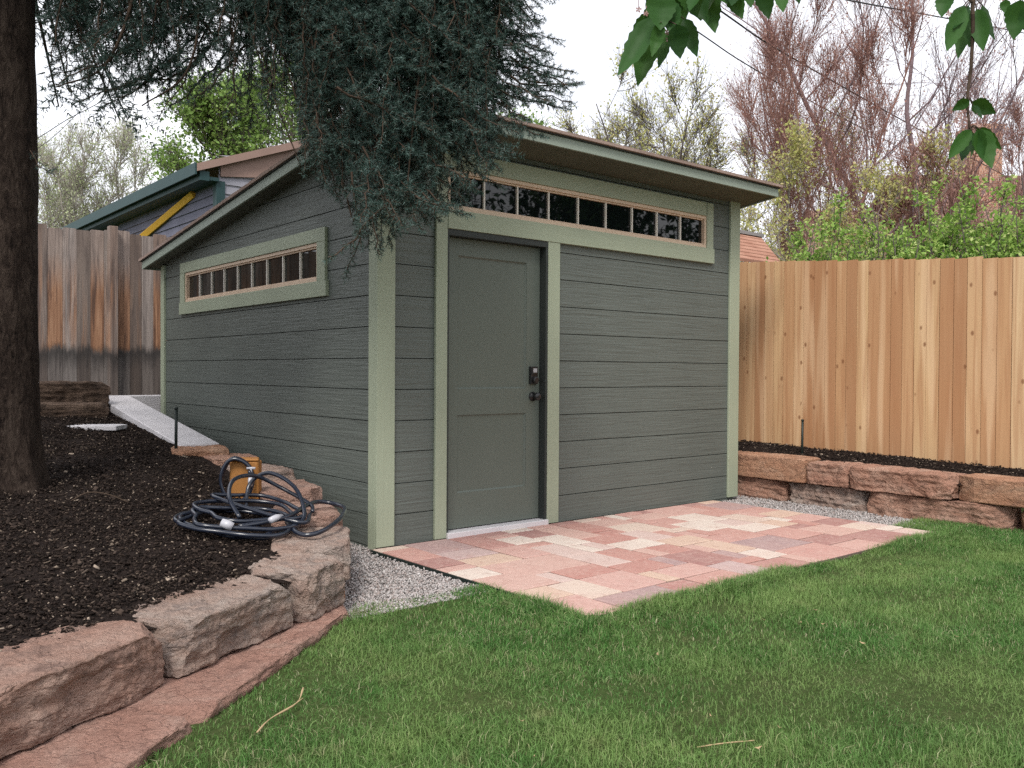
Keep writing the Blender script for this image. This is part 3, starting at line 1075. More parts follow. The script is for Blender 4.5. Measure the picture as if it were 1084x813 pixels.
def rz(x, y):
    return 0.328 + 0.17 * (x - 4.12) + 0.022 * (y + 1)


grid_sheet('mulch_bed', 3.98, 4.75, -6.0, 3.2, 0.05, rz, lambda x, y: x > 0, MAT['mulch'])


def chips(x, y, z, big):
    n = len(x)
    L_ = RNG.gamma(2.0, 0.0044, n) * big + 0.0040
    Wd = L_ * RNG.uniform(0.18, 0.6, n)
    H_ = RNG.uniform(0.002, 0.006, n)
    c = np.array([(-1, -1, -1), (1, -1, -1), (1, 1, -1), (-1, 1, -1), (-.8, -.9, 1), (.9, -.7, 1), (.7, .9, 1), (-.9, .8, 1)], float) / 2
    Vv = c[None] * np.stack([L_, Wd, H_], 1)[:, None]
    az, el, ro = RNG.uniform(0, 2 * PI, n), RNG.normal(0, 0.38, n), RNG.normal(0, 0.5, n)

    def rot(Vv, i, j, an):
        a, b = Vv[:, :, i].copy(), Vv[:, :, j].copy()
        cc, ss = np.cos(an)[:, None], np.sin(an)[:, None]
        Vv[:, :, i], Vv[:, :, j] = a * cc - b * ss, a * ss + b * cc
    rot(Vv, 1, 2, ro)
    rot(Vv, 0, 2, el)
    rot(Vv, 0, 1, az)
    Vv += np.stack([x, y, z], 1)[:, None]
    q = np.array([(0, 3, 2, 1), (4, 5, 6, 7), (0, 1, 5, 4), (1, 2, 6, 5), (2, 3, 7, 6), (3, 0, 4, 7)])
    return Vv.reshape(-1, 3), (np.arange(n)[:, None, None] * 8 + q[None]).reshape(-1, 4)


n = 150000
x = RNG.uniform(-3.6, -0.2, n)
y = -2.6 + 8.1 * RNG.random(n) ** 1.7
ok = (s_of(x, y) > 0.27) & (x < xcurve(y) - 0.02)
x, y = x[ok], y[ok]
Va, Fa = chips(x, y, bed_z(x, y) + RNG.uniform(-0.002, 0.014, len(x)), 1.0)
n = 9000
x = RNG.uniform(4.0, 4.6, n)
y = RNG.uniform(-3.0, 1.0, n)
Vb, Fb = chips(x, y, rz(x, y) + RNG.uniform(0.0, 0.012, n), 1.0)
tag(np_mesh('mulch', np.concatenate([Va, Vb]), [np.concatenate([Fa, Fb + len(Va)])], MAT['chips']), kind='stuff')


# ------------------------------------------------------------------ stones
def stone(name, cx, cy, z0, z1, lx, ly, rot, mat, seed, label, cat='stone', group=None, cuts=22, rough=1.0, round_=0.025, tilt=0.0, facets=9):
    """chiselled block: lx along its rotated x axis; origin at the middle of its base"""
    rn = random.Random(seed)
    h = z1 - z0
    bm = bmesh.new()
    bmesh.ops.create_cube(bm, size=1.0)
    bmesh.ops.subdivide_edges(bm, edges=bm.edges[:], cuts=cuts, use_grid_fill=True)
    hx, hy, hz = lx / 2, ly / 2, h / 2
    planes = []
    for _ in range(facets):
        nrm = Vector((rn.choice((-1, 1)) * rn.uniform(0.15, 1), rn.choice((-1, 1)) * rn.uniform(0.3, 1), rn.uniform(-0.15, 1.0))).normalized()
        ext = abs(nrm.x) * hx + abs(nrm.y) * hy + abs(nrm.z) * hz
        planes.append((nrm, ext * rn.uniform(0.80, 0.97)))
    off = Vector((rn.uniform(-50, 50), rn.uniform(-50, 50), rn.uniform(-50, 50)))
    rr = min(round_, 0.45 * min(hx, hy, hz))
    for vtx in bm.verts:
        p = Vector((vtx.co.x * lx, vtx.co.y * ly, vtx.co.z * h))
        q = Vector((max(-hx + rr, min(hx - rr, p.x)), max(-hy + rr, min(hy - rr, p.y)), max(-hz + rr, min(hz - rr, p.z))))
        d = p - q
        if d.length > rr:
            p = q + d.normalized() * rr
        for nrm, ds in planes:
            e = p.dot(nrm) - ds
            if e > 0:
                p = p - nrm * (e * 0.92)
        nd = (p - q).normalized() if (p - q).length > 1e-6 else p.normalized()
        side = 1.0 - abs(nd.z)
        big = noise.fractal((p + off) * 5.0, 1.0, 2.0, 3) * 0.009 - max(0.0, noise.noise((p + off) * 6.0) - 0.2) * 0.045 * (1.0 if nd.z < 0.8 else 0.3)
        fine = noise.fractal((p + off) * 24.0, 0.8, 2.1, 4) * 0.007 + (abs(noise.noise((p + off) * 9.0)) - 0.25) * 0.014 * (0.25 + 0.75 * (1.0 - abs(nd.z)))
        strata = noise.noise(Vector((p.x * 2.5, p.y * 2.5, p.z * 34)) + off) * 0.010 * side
        p = p + nd * (big + fine + strata) * rough
        vtx.co = p + Vector((0, 0, hz))
    me = bpy.data.meshes.new(name)
    bm.to_mesh(me)
    bm.free()
    o = link_mesh(name, me, mat)
    o.location = (cx, cy, z0)
    o.rotation_euler = (0, tilt, rot)
    return tag(o, label, cat, group)


RA = math.atan2(0.488, 0.873)
G1 = 'sandstone blocks edging the left mulch bed'


def row_block(ta, tb, depth, z0, z1, mat, seed, label, nn=0.0, **kw):
    c = row((ta + tb) / 2, nn - depth / 2)
    return stone('sandstone_block', c[0], c[1], z0, z1, tb - ta, depth, RA + kw.pop('yaw', 0.0), mat, seed, label, 'stone block', G1, **kw)


row_block(1.175, 1.925, 0.34, 0.028, 0.232, MAT['stone_tan'], 3, 'long pinkish stone block nearest the camera in the front row', cuts=56, rough=1.0, round_=0.008, facets=22)
row_block(0.42, 1.14, 0.33, 0.028, 0.225, MAT['stone_grey'], 5, 'long grey and pink stone block in the middle of the front row', cuts=56, rough=1.0, round_=0.008, facets=20)
row_block(-0.02, 0.385, 0.36, 0.026, 0.24, MAT['stone_grey'], 8, 'short rounded grey stone block at the shed end of the front row', cuts=50, rough=1.1, round_=0.015, facets=24, yaw=0.10)
row_block(1.99, 2.78, 0.30, 0.03, 0.22, MAT['stone_red'], 9, 'stone block cut off by the lower left edge of the picture', cuts=24)
# base course of flat slabs that comes forward of the blocks
SA = math.atan2(-0.989, -1.217)
c = (row(0.62, 0.10) + row(0.62, -0.14)) / 2


def slab(ta, tb, na, nb, back, z0, z1, mat, seed, label):
    """slab with its lawn edge from (ta, na) to (tb, nb) of the row frame"""
    a, b = row(ta, na), row(tb, nb)
    d = b - a
    ln = float(np.hypot(*d))
    an = math.atan2(d[1], d[0])
    nrm = np.array([-d[1], d[0]]) / ln
    if nrm @ RN > 0:
        nrm = -nrm
    cc = (a + b) / 2 + nrm * back / 2
    return stone('sandstone_slab', cc[0], cc[1], z0, z1, ln, back, an, mat, seed, label, 'stone slab', 'flat slabs under the front blocks', cuts=56, rough=0.7, round_=0.012, facets=5)


slab(-0.06, 1.40, 0.035, 0.275, 0.48, -0.12, 0.024, MAT['stone_pink'], 21, 'flat pink slab under the middle blocks, running to the gravel')
slab(1.36, 2.8, 0.272, 0.47, 0.70, -0.12, 0.022, MAT['stone_pink'], 23, 'flat pink slab under the nearest block along the lawn edge')

# stones that curve up the shed's left side
G2 = 'stones capping the curved wall beside the shed'
CUR = [(-0.815, -0.69, 0.58, 0.38, 1.08, 'stone_grey', 'grey pink cap stone ending the curved wall behind the rounded block', 0.268),
       (-0.595, -0.13, 0.60, 0.40, 1.285, 'stone_tan', 'pink cap stone under the dark hose loop on the curved wall', 0.318),
       (-0.445, 0.46, 0.58, 0.42, 1.34, 'stone_tan', 'flat cap stone of the curved wall just behind the hose loop', 0.385),
       (-0.365, 1.04, 0.58, 0.36, 1.52, 'stone_grey', 'greyish cap stone behind the ochre timber block against the shed', 0.445),
       (-0.36, 1.53, 0.42, 0.34, 1.57, 'stone_red', 'cap stone just past the ochre block along the shed wall', 0.49)]
for i, (cx, cy, lx, ly, rt, mt, lab, zt) in enumerate(CUR):
    stone('cap_stone', cx, cy, zt - 0.17, zt, lx, ly, rt, MAT[mt], 40 + i, lab, 'cap stone', G2, cuts=40, rough=0.75, round_=0.010, facets=12)
    stone('wall_stone', cx - 0.01, cy, -0.12, zt - 0.165, lx * 0.97, ly * 0.9, rt, MAT['stone_orange' if i == 0 else 'stone_red'], 60 + i,
          ['orange lower stone facing the gravel under the outermost cap stone', 'lower stone under the pink cap stone with the hose loop',
           'lower stone under the flat cap stone behind the hose loop', 'lower stone under the greyish cap stone by the ochre block',
           'lower stone under the cap stone past the ochre block'][i], 'stone', 'lower stones of the curved wall', cuts=14)
stone('flat_stone', -0.47, 1.84, 0.44, 0.535, 0.46, 0.40, 1.3, MAT['stone_orange'], 77, 'flat orange tan slab at the near end of the white concrete wall', 'flat stone', cuts=26, round_=0.02)

# tiers of brown stones by the old fence
stone('step_stone', -1.35, 3.60, 0.62, 0.83, 1.32, 0.40, 0.03, MAT['stone_brown'], 81, 'lower brown stone of the two steps in front of the grey fence', 'step stone', 'brown stone steps at the back', cuts=30, rough=1.3, facets=6)
stone('step_stone', -1.30, 4.02, 0.70, 1.01, 1.46, 0.42, -0.02, MAT['stone_brown'], 83, 'upper brown stone of the two steps in front of the grey fence', 'step stone', 'brown stone steps at the back', cuts=30, rough=1.6, facets=6)

# right retaining wall: two courses
G3 = 'sandstone blocks of the low wall under the cedar fence'
top = [(0.62, -0.62, 'stone_orange', 'smooth orange block at the shed end of the top course'),
       (-0.63, -1.02, 'stone_red', 'short rough block in the top course, second from the shed'),
       (-1.03, -1.88, 'stone_red', 'long brown faced block in the middle of the top course'),
       (-1.89, -2.85, 'stone_orange', 'smooth orange block at the right end of the top course'),
       (-2.87, -3.7, 'stone_red', 'top course block past the right edge of the picture')]
bot = [(0.75, -0.40, 'stone_red', 'red brown block at the shed end of the bottom course'),
       (-0.41, -1.16, 'stone_grey', 'pale flaky block in the bottom course, second from the shed'),
       (-1.18, -2.27, 'stone_red', 'long red block in the bottom course beside the grass'),
       (-2.31, -3.2, 'stone_orange', 'bottom course block at the right edge of the picture')]
for i, (ya, yb, mt, lab) in enumerate(top):
    xf = 3.925 if i != 2 else 3.90
    stone('wall_block', xf + 0.17, (ya + yb) / 2, 0.165, 0.355 + (0.02 if i == 0 else 0), abs(ya - yb), 0.34, PI / 2 - 0.015, MAT[mt], 100 + i, lab, 'stone block', G3, cuts=40,
          rough=(0.3, 0.9, 1.1, 0.3, 1)[i], round_=0.012, facets=(3, 10, 18, 3, 8)[i])
for i, (ya, yb, mt, lab) in enumerate(bot):
    xf = 3.965 if i != 2 else 3.93
    stone('wall_block', xf + 0.16, (ya + yb) / 2, -0.10, 0.160, abs(ya - yb), 0.32, PI / 2, MAT[mt], 120 + i, lab, 'stone block', G3, cuts=40,
          rough=(0.9, 1.5, 1.0, 0.5)[i], round_=0.010, facets=14)

# white concrete wall round the back left corner of the shed
mb = MB()
xo, xi = -0.56, -0.25
mb.prism([(xo, 1.98, -0.1), (xo, 4.30, -0.1), (xo, 4.30, 0.865), (xo, 1.98, 0.545)], (xi - xo, 0, 0))
mb.box(xo, 3.9, 4.3005, 4.48, -0.1, 0.865)
tag(mb.build('concrete_wall', MAT['concrete'], loc=(-0.33, 3.1, -0.1), bevel=0.006), 'white concrete curb wall sloping up round the back left corner of the shed', 'concrete wall')
pv_ = (-0.93, 2.86)
stone('paving_stone', pv_[0], pv_[1], bed_z(*pv_) - 0.015, bed_z(*pv_) + 0.025, 0.40, 0.26, -0.62, MAT['concrete'], 91, 'small pale flat paver lying on the mulch before the brown steps', 'paver', cuts=12, rough=0.15, round_=0.008, facets=0)

# ------------------------------------------------------------------ fences


def board_fence(name, loc, label, a, b, z_top, z_bot, bw, gap, mat, face, nail=0.0, posts=(), rail_mat=None, jit=0.01, ear=0.0, seed=1):
    """vertical boards from a to b (2D); face = which side normal (unit 2D) the boards look to"""
    rn = random.Random(seed)
    t_ = thing(name, loc, label, 'fence')
    a, b = np.array(a, float), np.array(b, float)
    ln = np.hypot(*(b - a))
    d = (b - a) / ln
    fc = np.array(face, float)
    mbb = MB()
    u = 0.0
    while u < ln:
        wdt = bw * rn.uniform(0.88, 1.06)
        k0, k1 = u / ln, min(1, (u + wdt) / ln)
        p, q = a + (b - a) * k0, a + (b - a) * k1
        zt = z_top(k0) + rn.uniform(-jit, jit)
        zb = z_bot((k0 + k1) / 2)
        off = rn.uniform(0, 0.0035)
        th = 0.017
        p3, q3 = p + fc * off, q + fc * off
        e = ear
        prof = [(*p3, zb), (*q3, zb), (*q3, zt - e), (*(q3 - d * e), zt), (*(p3 + d * e), zt), (*p3, zt - e)] if e > 0 else [(*p3, zb), (*q3, zb), (*q3, zt), (*p3, zt)]
        mbb.prism(prof, (*(fc * th), 0))
        u += wdt + gap * rn.uniform(0.5, 1.6)
    mbb.build('boards', mat, t_)
    for zr in (0.3, 1.0, 1.6):
        mbr = MB()
        n_ = fc * -0.001
        pts = []
        for (p, k) in ((a, 0), (b, 1)):
            zz = z_bot(k) + zr
            pts.append((p, zz))
        (p, za), (q, zb) = pts
        mbr.prism([(*(p + n_), za), (*(p + n_ - fc * 0.04), za), (*(p + n_ - fc * 0.04), za + 0.09), (*(p + n_), za + 0.09)], (*(q - p), zb - za))
        mbr.build('rail', rail_mat or mat, t_)
    for (k, over, front) in posts:
        p = a + (b - a) * k
        mbp = MB()
        o_ = fc * (0.025 if front else -0.135)
        c1 = p + o_
        q1 = c1 + d * 0.09
        mbp.prism([(*c1, z_bot(k) - 0.1), (*q1, z_bot(k) - 0.1), (*(q1 + fc * 0.09), z_bot(k) - 0.1), (*(c1 + fc * 0.09), z_bot(k) - 0.1)], (0, 0, z_top(k) + over - z_bot(k) + 0.1))
        mbp.build('post', rail_mat or mat, t_, bevel=0.004)
    return t_


CX = 4.60
board_fence('cedar_fence', (CX, -1.5, 0.25), 'fresh orange cedar board fence behind the low stone wall', (CX, 4.8), (CX, -7.0),
            lambda k: 2.205 + 0.073 * ((4.8 - 11.8 * k) - 0.0), lambda k: 0.26, 0.108, 0.0035, MAT['cedar'], (-1, 0),
            posts=((0.12, -0.05, False), (0.33, -0.05, False), (0.54, -0.05, False), (0.75, -0.05, False), (0.95, -0.05, False)), jit=0.007, seed=5)
FY = 5.45
board_fence('weathered_fence', (-0.5, FY, 0.8), 'old grey and rust stained board fence behind the shed', (-7.2, FY), (4.58, FY),
            lambda k: 2.64 + 0.03 * (k - 0.5), lambda k: 0.80, 0.138, 0.0022, MAT['oldwood'], (0, -1),
            posts=((0.10, 0.03, True), (0.30, 0.03, True), (0.598, 0.05, True), (0.82, 0.03, True)), jit=0.022, ear=0.012, seed=9)

# ------------------------------------------------------------------ stakes, twigs, hose
for (sx, sy, z0, z1, lab) in ((-0.66, 1.78, bed_z(-0.66, 1.78) - 0.03, 0.83, 'thin dark stake standing in the mulch by the white concrete wall'),
                              (4.3, -0.36, 0.30, 0.685, 'thin black stake standing in the mulch before the cedar fence')):
    t_ = thing('garden_stake', (sx, sy, z0), lab, 'stake', 'thin dark garden stakes')
    mb = MB()
    mb.tube([(sx, sy, z0), (sx, sy, z0 + (z1 - z0) * 0.5), (sx + 0.002, sy, z1)], [0.011, 0.011, 0.011], 8)
    mb.build('rod', MAT['stake'], t_, smooth=True)
    mb = MB()
    mb.tube([(sx + 0.002, sy, z1 + 0.0005), (sx + 0.002, sy, z1 + 0.018)], [0.014, 0.012], 8)
    mb.build('cap', MAT['stake'], t_, smooth=True)

mb = MB()
a, b, c, d = (-1.79, -2.235, -0.005), (-1.72, -2.18, 0.004), (-1.60, -2.12, 0.008), (-1.545, -2.06, 0.03)
mb.tube(catmull([a, b, c, d], 5), [0.0026 + 0.0012 * math.sin(i) for i in range(16)], 6)
mb.tube([c, (-1.575, -2.12, 0.02)], [0.002, 0.001], 5)
tag(mb.build('fallen_twig', MAT['straw'], loc=b, smooth=True), 'bent tan twig lying on the grass near the pink slab', 'twig')
mb = MB()
mb.tube(catmull([(-0.80, -3.17, -0.008), (-0.73, -3.215, 0.0), (-0.64, -3.262, 0.0)], 5), 0.0022, 6)
tag(mb.build('fallen_twig', MAT['straw'], loc=(-0.73, -3.215, -0.01), smooth=True), 'straight pale twig lying on the grass near the bottom edge', 'twig')
rn = random.Random(33)
for k in range(16):
    px_, py_ = rn.uniform(-2.0, 2.6), rn.uniform(-3.6, -2.25)
    if (px_ + 0.856) * RN[0] + (py_ + 1.158) * RN[1] < 0.55:
        continue
    mb = MB()
    an, sz = rn.uniform(0, 6.28), rn.uniform(0.007, 0.013)
    c_, s2_ = math.cos(an) * sz, math.sin(an) * sz
    zt_ = rn.uniform(0.004, 0.016)
    pr_ = [(px_ + c_, py_ + s2_, zt_ + 0.008), (px_ + s2_ * 0.4, py_ - c_ * 0.4, zt_), (px_ - c_, py_ - s2_, zt_ + 0.004), (px_ - s2_ * 0.4, py_ + c_ * 0.4, zt_ + 0.002)]
    mb.prism(pr_, (0, 0, 0.0012))
    tag(mb.build('dry_leaf', MAT['straw'], loc=pr_[1]), 'tiny pale scrap of dry leaf lying in the grass', 'leaf', 'scraps of dry leaf scattered on the lawn')
mb = MB()
zz = lambda x, y, h: (x, y, bed_z(x, y) + h)
mb.tube(catmull([zz(-1.72, 0.33, 0.005), zz(-1.64, 0.32, 0.05), zz(-1.55, 0.28, 0.05), zz(-1.45, 0.23, 0.012)], 5), 0.0035, 6)
tag(mb.build('dry_root', MAT['twigwood'], loc=zz(-1.6, 0.3, 0), smooth=True), 'thin arched root poking out of the mulch beside the trunk', 'root')

# ochre timber block with a tap, and the hose
BX, BY = -0.735, 0.33
t_ = thing('timber_block', (BX, BY, bed_z(BX, BY)), 'ochre timber block with a metal tap standing in the mulch beside the stones', 'timber block')
mb = MB()
zb = bed_z(BX, BY)
ca, sa = math.cos(-0.60), math.sin(-0.60)


def rb(u, v_, z):
    return (BX + u * ca - v_ * sa, BY + u * sa + v_ * ca, z)


mb.prism([rb(-0.085, -0.06, zb - 0.08), rb(0.085, -0.06, zb - 0.08), rb(0.085, 0.06, zb - 0.08), rb(-0.085, 0.06, zb - 0.08)], (0, 0, 0.305))
mb.build('post', MAT['ochre'], t_, bevel=0.008)
mb = MB()
mb.prism([rb(-0.088, -0.063, zb + 0.226), rb(0.088, -0.063, zb + 0.226), rb(0.07, 0.055, zb + 0.226), rb(-0.07, 0.06, zb + 0.226)], (0.0, 0.0, 0.016))
mb.build('cap', MAT['ochre'], t_, bevel=0.006)
mb = MB()
mb.tube([rb(0.05, -0.061, zb + 0.14), rb(0.05, -0.105, zb + 0.14), rb(0.05, -0.125, zb + 0.125), rb(0.05, -0.128, zb + 0.085)], [0.012, 0.012, 0.013, 0.014], 10)
mb.tube([rb(0.05, -0.10, zb + 0.145), rb(0.05, -0.10, zb + 0.185)], [0.006, 0.006], 8)
mb.tube([rb(0.025, -0.10, zb + 0.19), rb(0.075, -0.10, zb + 0.19)], [0.008, 0.008], 8)
mb.build('tap', MAT['brass'], t_, smooth=True)

hose = thing('garden_hose', (-1.0, -0.35, bed_z(-1.0, -0.35)), 'coiled dark navy garden hose lying on the mulch and over the cap stones', 'hose')


def hp(x, y, h):
    return (x, y, bed_z(x, y) + h)


HR = 0.0115
mb = MB()
# flat coils on the mulch
rn = random.Random(4)
pts = []
for k in range(74):
    an = k * 2 * PI / 14 + 0.5
    rr_ = 0.275 + 0.06 * math.sin(k * 0.37) + 0.03 * math.sin(k * 1.7) + 0.008 * rn.uniform(-1, 1)
    ex = 0.06 * math.sin(k / 9.0)
    pts.append(hp(-1.06 + ex + rr_ * 1.08 * math.cos(an) * 0.90, -0.36 + ex * 0.4 + rr_ * math.sin(an) * 1.0, 0.014 + 0.0011 * k + 0.005 * rn.random()))
pts += [hp(-0.86, -0.62, 0.09), hp(-0.70, -0.45, 0.085)]
mb.tube(catmull(pts, 5), HR, 8)
# raised loops leaning across
lp1 = [hp(-1.13, -0.52, 0.10), hp(-1.12, -0.36, 0.17), hp(-1.02, -0.18, 0.22), hp(-0.86, -0.08, 0.22), hp(-0.72, -0.10, 0.16), hp(-0.62, -0.28, 0.10), hp(-0.66, -0.40, 0.085)]
mb.tube(catmull(lp1, 7), HR, 8)
lp2 = [hp(-0.92, -0.10, 0.03), hp(-0.86, -0.02, 0.16), hp(-0.78, -0.10, 0.24), hp(-0.72, -0.30, 0.20), hp(-0.76, -0.50, 0.10), hp(-0.88, -0.62, 0.05)]
mb.tube(catmull(lp2, 7), HR, 8)
# long loop out over the cap stones
lp3 = [hp(-1.16, -0.58, 0.07), hp(-1.0, -0.58, 0.09), hp(-0.85, -0.52, 0.10), hp(-0.68, -0.34, 0.10), hp(-0.52, -0.20, 0.09), hp(-0.44, -0.24, 0.085), hp(-0.45, -0.38, 0.09), hp(-0.60, -0.60, 0.095),
       hp(-0.78, -0.76, 0.08), hp(-0.88, -0.76, 0.06), hp(-0.90, -0.66, 0.06), hp(-0.84, -0.55, 0.08)]
mb.tube(catmull(lp3, 7), HR * 1.1, 8)
mb.build('coils', MAT['hose'], hose, smooth=True)
mb = MB()   # upright turns hung over the timber block
pts = []
cxh, cyh, czh = rb(-0.035, -0.09, zb + 0.115)
for k in range(30):
    an = k * 2 * PI / 14
    rx, rz_ = 0.088 + 0.006 * math.sin(k), 0.135 + 0.008 * math.cos(k * 1.3)
    dd = 0.012 * (k / 14.0) - 0.01
    pts.append((cxh + ca * rx * math.cos(an) - sa * -dd, cyh + sa * rx * math.cos(an) + ca * -dd, czh + rz_ * math.sin(an)))
mb.tube(catmull(pts, 5), HR, 8)
mb.build('hanging_loop', MAT['hose'], hose, smooth=True)
mb = MB()
a_ = np.array(hp(-1.20, -0.60, 0.075))
mb.tube([a_, a_ + np.array((-0.02, 0.012, 0.012)), a_ + np.array((-0.045, 0.03, 0.025))], [0.022, 0.024, 0.020], 12)
mb.build('coupling', MAT['brass'], hose, smooth=True)
mb = MB()
b_ = np.array(hp(-1.0, -0.60, 0.10))
mb.tube([b_, b_ + np.array((0.05, 0.035, 0.004)), b_ + np.array((0.09, 0.06, 0.004))], [0.016, 0.018, 0.013], 12)
mb.build('nozzle', MAT['brass'], hose, smooth=True)

# ------------------------------------------------------------------ VEGETATION
# ------------------------------------------------------------------ vegetation helpers
def tri_needles(p0, p1, per, nlen, nw, spread=0.75, rng=RNG):
    """thin needle triangles round the twigs p0->p1"""
    cnt = np.maximum(6, (np.linalg.norm(p1 - p0, axis=1) * per).astype(int))
    p0, p1 = np.repeat(p0, cnt, 0), np.repeat(p1, cnt, 0)
    n = len(p0)
    ax = p1 - p0
    ax /= np.linalg.norm(ax, axis=1, keepdims=True) + 1e-9
    r = rng.normal(size=(n, 3))
    pe = r - ax * (r * ax).sum(1, keepdims=True)
    pe /= np.linalg.norm(pe, axis=1, keepdims=True) + 1e-9
    b = p0 + (p1 - p0) * rng.random((n, 1))
    sp = spread * rng.uniform(0.6, 1.3, (n, 1))
    d = ax * (1 - 0.45 * sp) + pe * sp
    d /= np.linalg.norm(d, axis=1, keepdims=True)
    ln = nlen * rng.uniform(0.7, 1.2, (n, 1))
    sd = np.cross(d, rng.normal(size=(n, 3)))
    sd /= np.linalg.norm(sd, axis=1, keepdims=True) + 1e-9
    V = np.stack([b - sd * nw * 0.5, b + sd * nw * 0.5, b + d * ln], 1).reshape(-1, 3)
    return V, np.arange(n * 3).reshape(-1, 3)


def sticks(segs, sides=3):
    """many thin tapered sticks at once; segs: arrays p0, p1, r0, r1"""
    p0, p1, r0, r1 = segs
    n = len(p0)
    ax = p1 - p0
    ax /= np.linalg.norm(ax, axis=1, keepdims=True) + 1e-9
    ref = np.where(np.abs(ax[:, 2:3]) > 0.9, np.array([[1.0, 0, 0]]), np.array([[0, 0, 1.0]]))
    a = np.cross(ax, ref)
    a /= np.linalg.norm(a, axis=1, keepdims=True) + 1e-9
    b = np.cross(ax, a)
    an = np.arange(sides) * 2 * PI / sides
    ring = a[:, None] * np.cos(an)[None, :, None] + b[:, None] * np.sin(an)[None, :, None]
    V = np.concatenate([p0[:, None] + ring * r0[:, None, None], p1[:, None] + ring * r1[:, None, None]], 1).reshape(-1, 3)
    k = np.arange(sides)
    q = np.stack([k, (k + 1) % sides, (k + 1) % sides + sides, k + sides], 1)
    return V, (np.arange(n)[:, None, None] * 2 * sides + q[None]).reshape(-1, 4)


class Segs:
    def __init__(self):
        self.a, self.b, self.r, self.s = [], [], [], []

    def add(self, p, q, r, s):
        self.a.append(p); self.b.append(q); self.r.append(r); self.s.append(s)

    def line(self, pts, r0, r1):
        n = len(pts) - 1
        for i in range(n):
            self.add(pts[i], pts[i + 1], r0 + (r1 - r0) * i / n, r0 + (r1 - r0) * (i + 1) / n)

    def arrays(self):
        return np.array(self.a), np.array(self.b), np.array(self.r), np.array(self.s)


def unit(v):
    v = np.asarray(v, float)
    return v / (np.linalg.norm(v) + 1e-9)


# ------------------------------------------------------------------ spruce
TX, TY = -1.985, 0.83
spruce = thing('spruce_tree', (TX, TY, bed_z(TX, TY)), 'big blue spruce with a thick brown trunk and dark boughs hanging over the shed', 'spruce tree')
mb = MB()
zb0 = bed_z(TX, TY)
prof = [(-0.15, 0.30), (0.0, 0.262), (0.12, 0.232), (0.35, 0.215), (1.0, 0.208), (2.0, 0.202), (3.2, 0.19), (5.0, 0.16), (7.5, 0.10), (10.5, 0.02)]
sides = 40
n0 = 0
pv3 = []
zs = []
for (za, ra), (zb_, rb_) in zip(prof, prof[1:]):
    m_ = max(2, int((zb_ - za) / 0.06))
    for k in range(m_):
        zs.append((za + (zb_ - za) * k / m_, ra + (rb_ - ra) * k / m_))
zs.append(prof[-1])
for (z, r) in zs:
    for k in range(sides):
        an = 2 * PI * k / sides
        ff = noise.fractal(Vector((math.cos(an) * 2.2, math.sin(an) * 2.2, z * 1.6)), 1.0, 2.0, 4) * 0.012 + noise.noise(Vector((math.cos(an) * 9, math.sin(an) * 9, z * 5))) * 0.006
        fl = 0.03 * max(0, 1 - (z + 0.15) / 0.4) * math.sin(an * 5 + 1)
        rr_ = r + ff + fl
        pv3.append((TX + math.cos(an) * rr_ + 0.01 * z * 0.0, TY + math.sin(an) * rr_, zb0 + z))
fc = []
for i in range(len(zs) - 1):
    for k in range(sides):
        fc.append((i * sides + k, i * sides + (k + 1) % sides, (i + 1) * sides + (k + 1) % sides, (i + 1) * sides + k))
mb.poly(pv3, fc)
mb.build('trunk', MAT['bark'], spruce, smooth=True)


class Bough:
    """wood sticks and needle twigs of one bough"""

    def __init__(self, seed):
        self.w = Segs()
        self.tw = []
        self.rn = random.Random(seed)
        self.g = np.random.default_rng(seed)

    def spray(self, a, b, sag, width, r, gap=0.03, tl=(0.05, 0.10), needled=1.0, fan=0.85, third=True, jit=0.02):
        """feathered spray along a->b with side shoots that shorten towards the tip"""
        a, b = np.asarray(a, float), np.asarray(b, float)
        ln = np.linalg.norm(b - a)
        n = max(4, int(ln / 0.06))
        ax = unit(b - a)
        side = np.cross(ax, np.array([0, 0, 1.0]) if abs(ax[2]) < 0.85 else self.g.normal(size=3))
        side = unit(side)
        up = np.cross(side, ax)
        pts = []
        for i in range(n + 1):
            t_ = i / n
            pts.append(a + (b - a) * t_ + np.array([0, 0, -sag * 4 * t_ * (1 - t_)]) + self.g.normal(0, jit * 0.4, 3) * (t_ > 0))
        self.w.line(pts, r, r * 0.3)
        m = int(ln / gap)
        for k in range(m):
            t_ = (k + self.rn.random()) / m
            i = min(n - 1, int(t_ * n))
            p = pts[i] + (pts[i + 1] - pts[i]) * (t_ * n - i)
            sgn = 1 if k % 2 else -1
            wdt = width * (1.05 - 0.75 * t_) * self.rn.uniform(0.55, 1.15)
            an = self.rn.gauss(0, 0.55)
            lat = side * sgn * math.cos(an) + up * math.sin(an)
            d = unit(ax * fan + lat + np.array([0, 0, -0.15]) + self.g.normal(0, 0.12, 3))
            if self.rn.random() > needled:
                continue
            q = p + d * wdt
            self.w.add(p, q, 0.0022, 0.001)
            self.tw.append((p, q))
            if third and wdt > 0.09:
                mm = int(wdt / 0.045)
                for j in range(mm):
                    tt = 0.25 + 0.7 * (j + self.rn.random()) / mm
                    s2 = unit(np.cross(d, self.g.normal(size=3)))
                    d2 = unit(d * 0.9 + s2 * 0.8)
                    l2 = self.rn.uniform(*tl)
                    self.tw.append((p + d * wdt * tt, p + d * wdt * tt + d2 * l2))
        self.tw.append((pts[-2], pts[-1] + ax * 0.03))

    def build(self, per, nlen, nw, label=None):
        V, Q = sticks(self.w.arrays(), 4)
        o = np_mesh('bough', V, [Q], MAT['twigwood'], spruce)
        tw = np.array(self.tw)
        V, T = tri_needles(tw[:, 0], tw[:, 1], per, nlen, nw, 1.0, self.g)
        np_mesh('needles', V, [T], MAT['needle'], o)
        return len(tw)


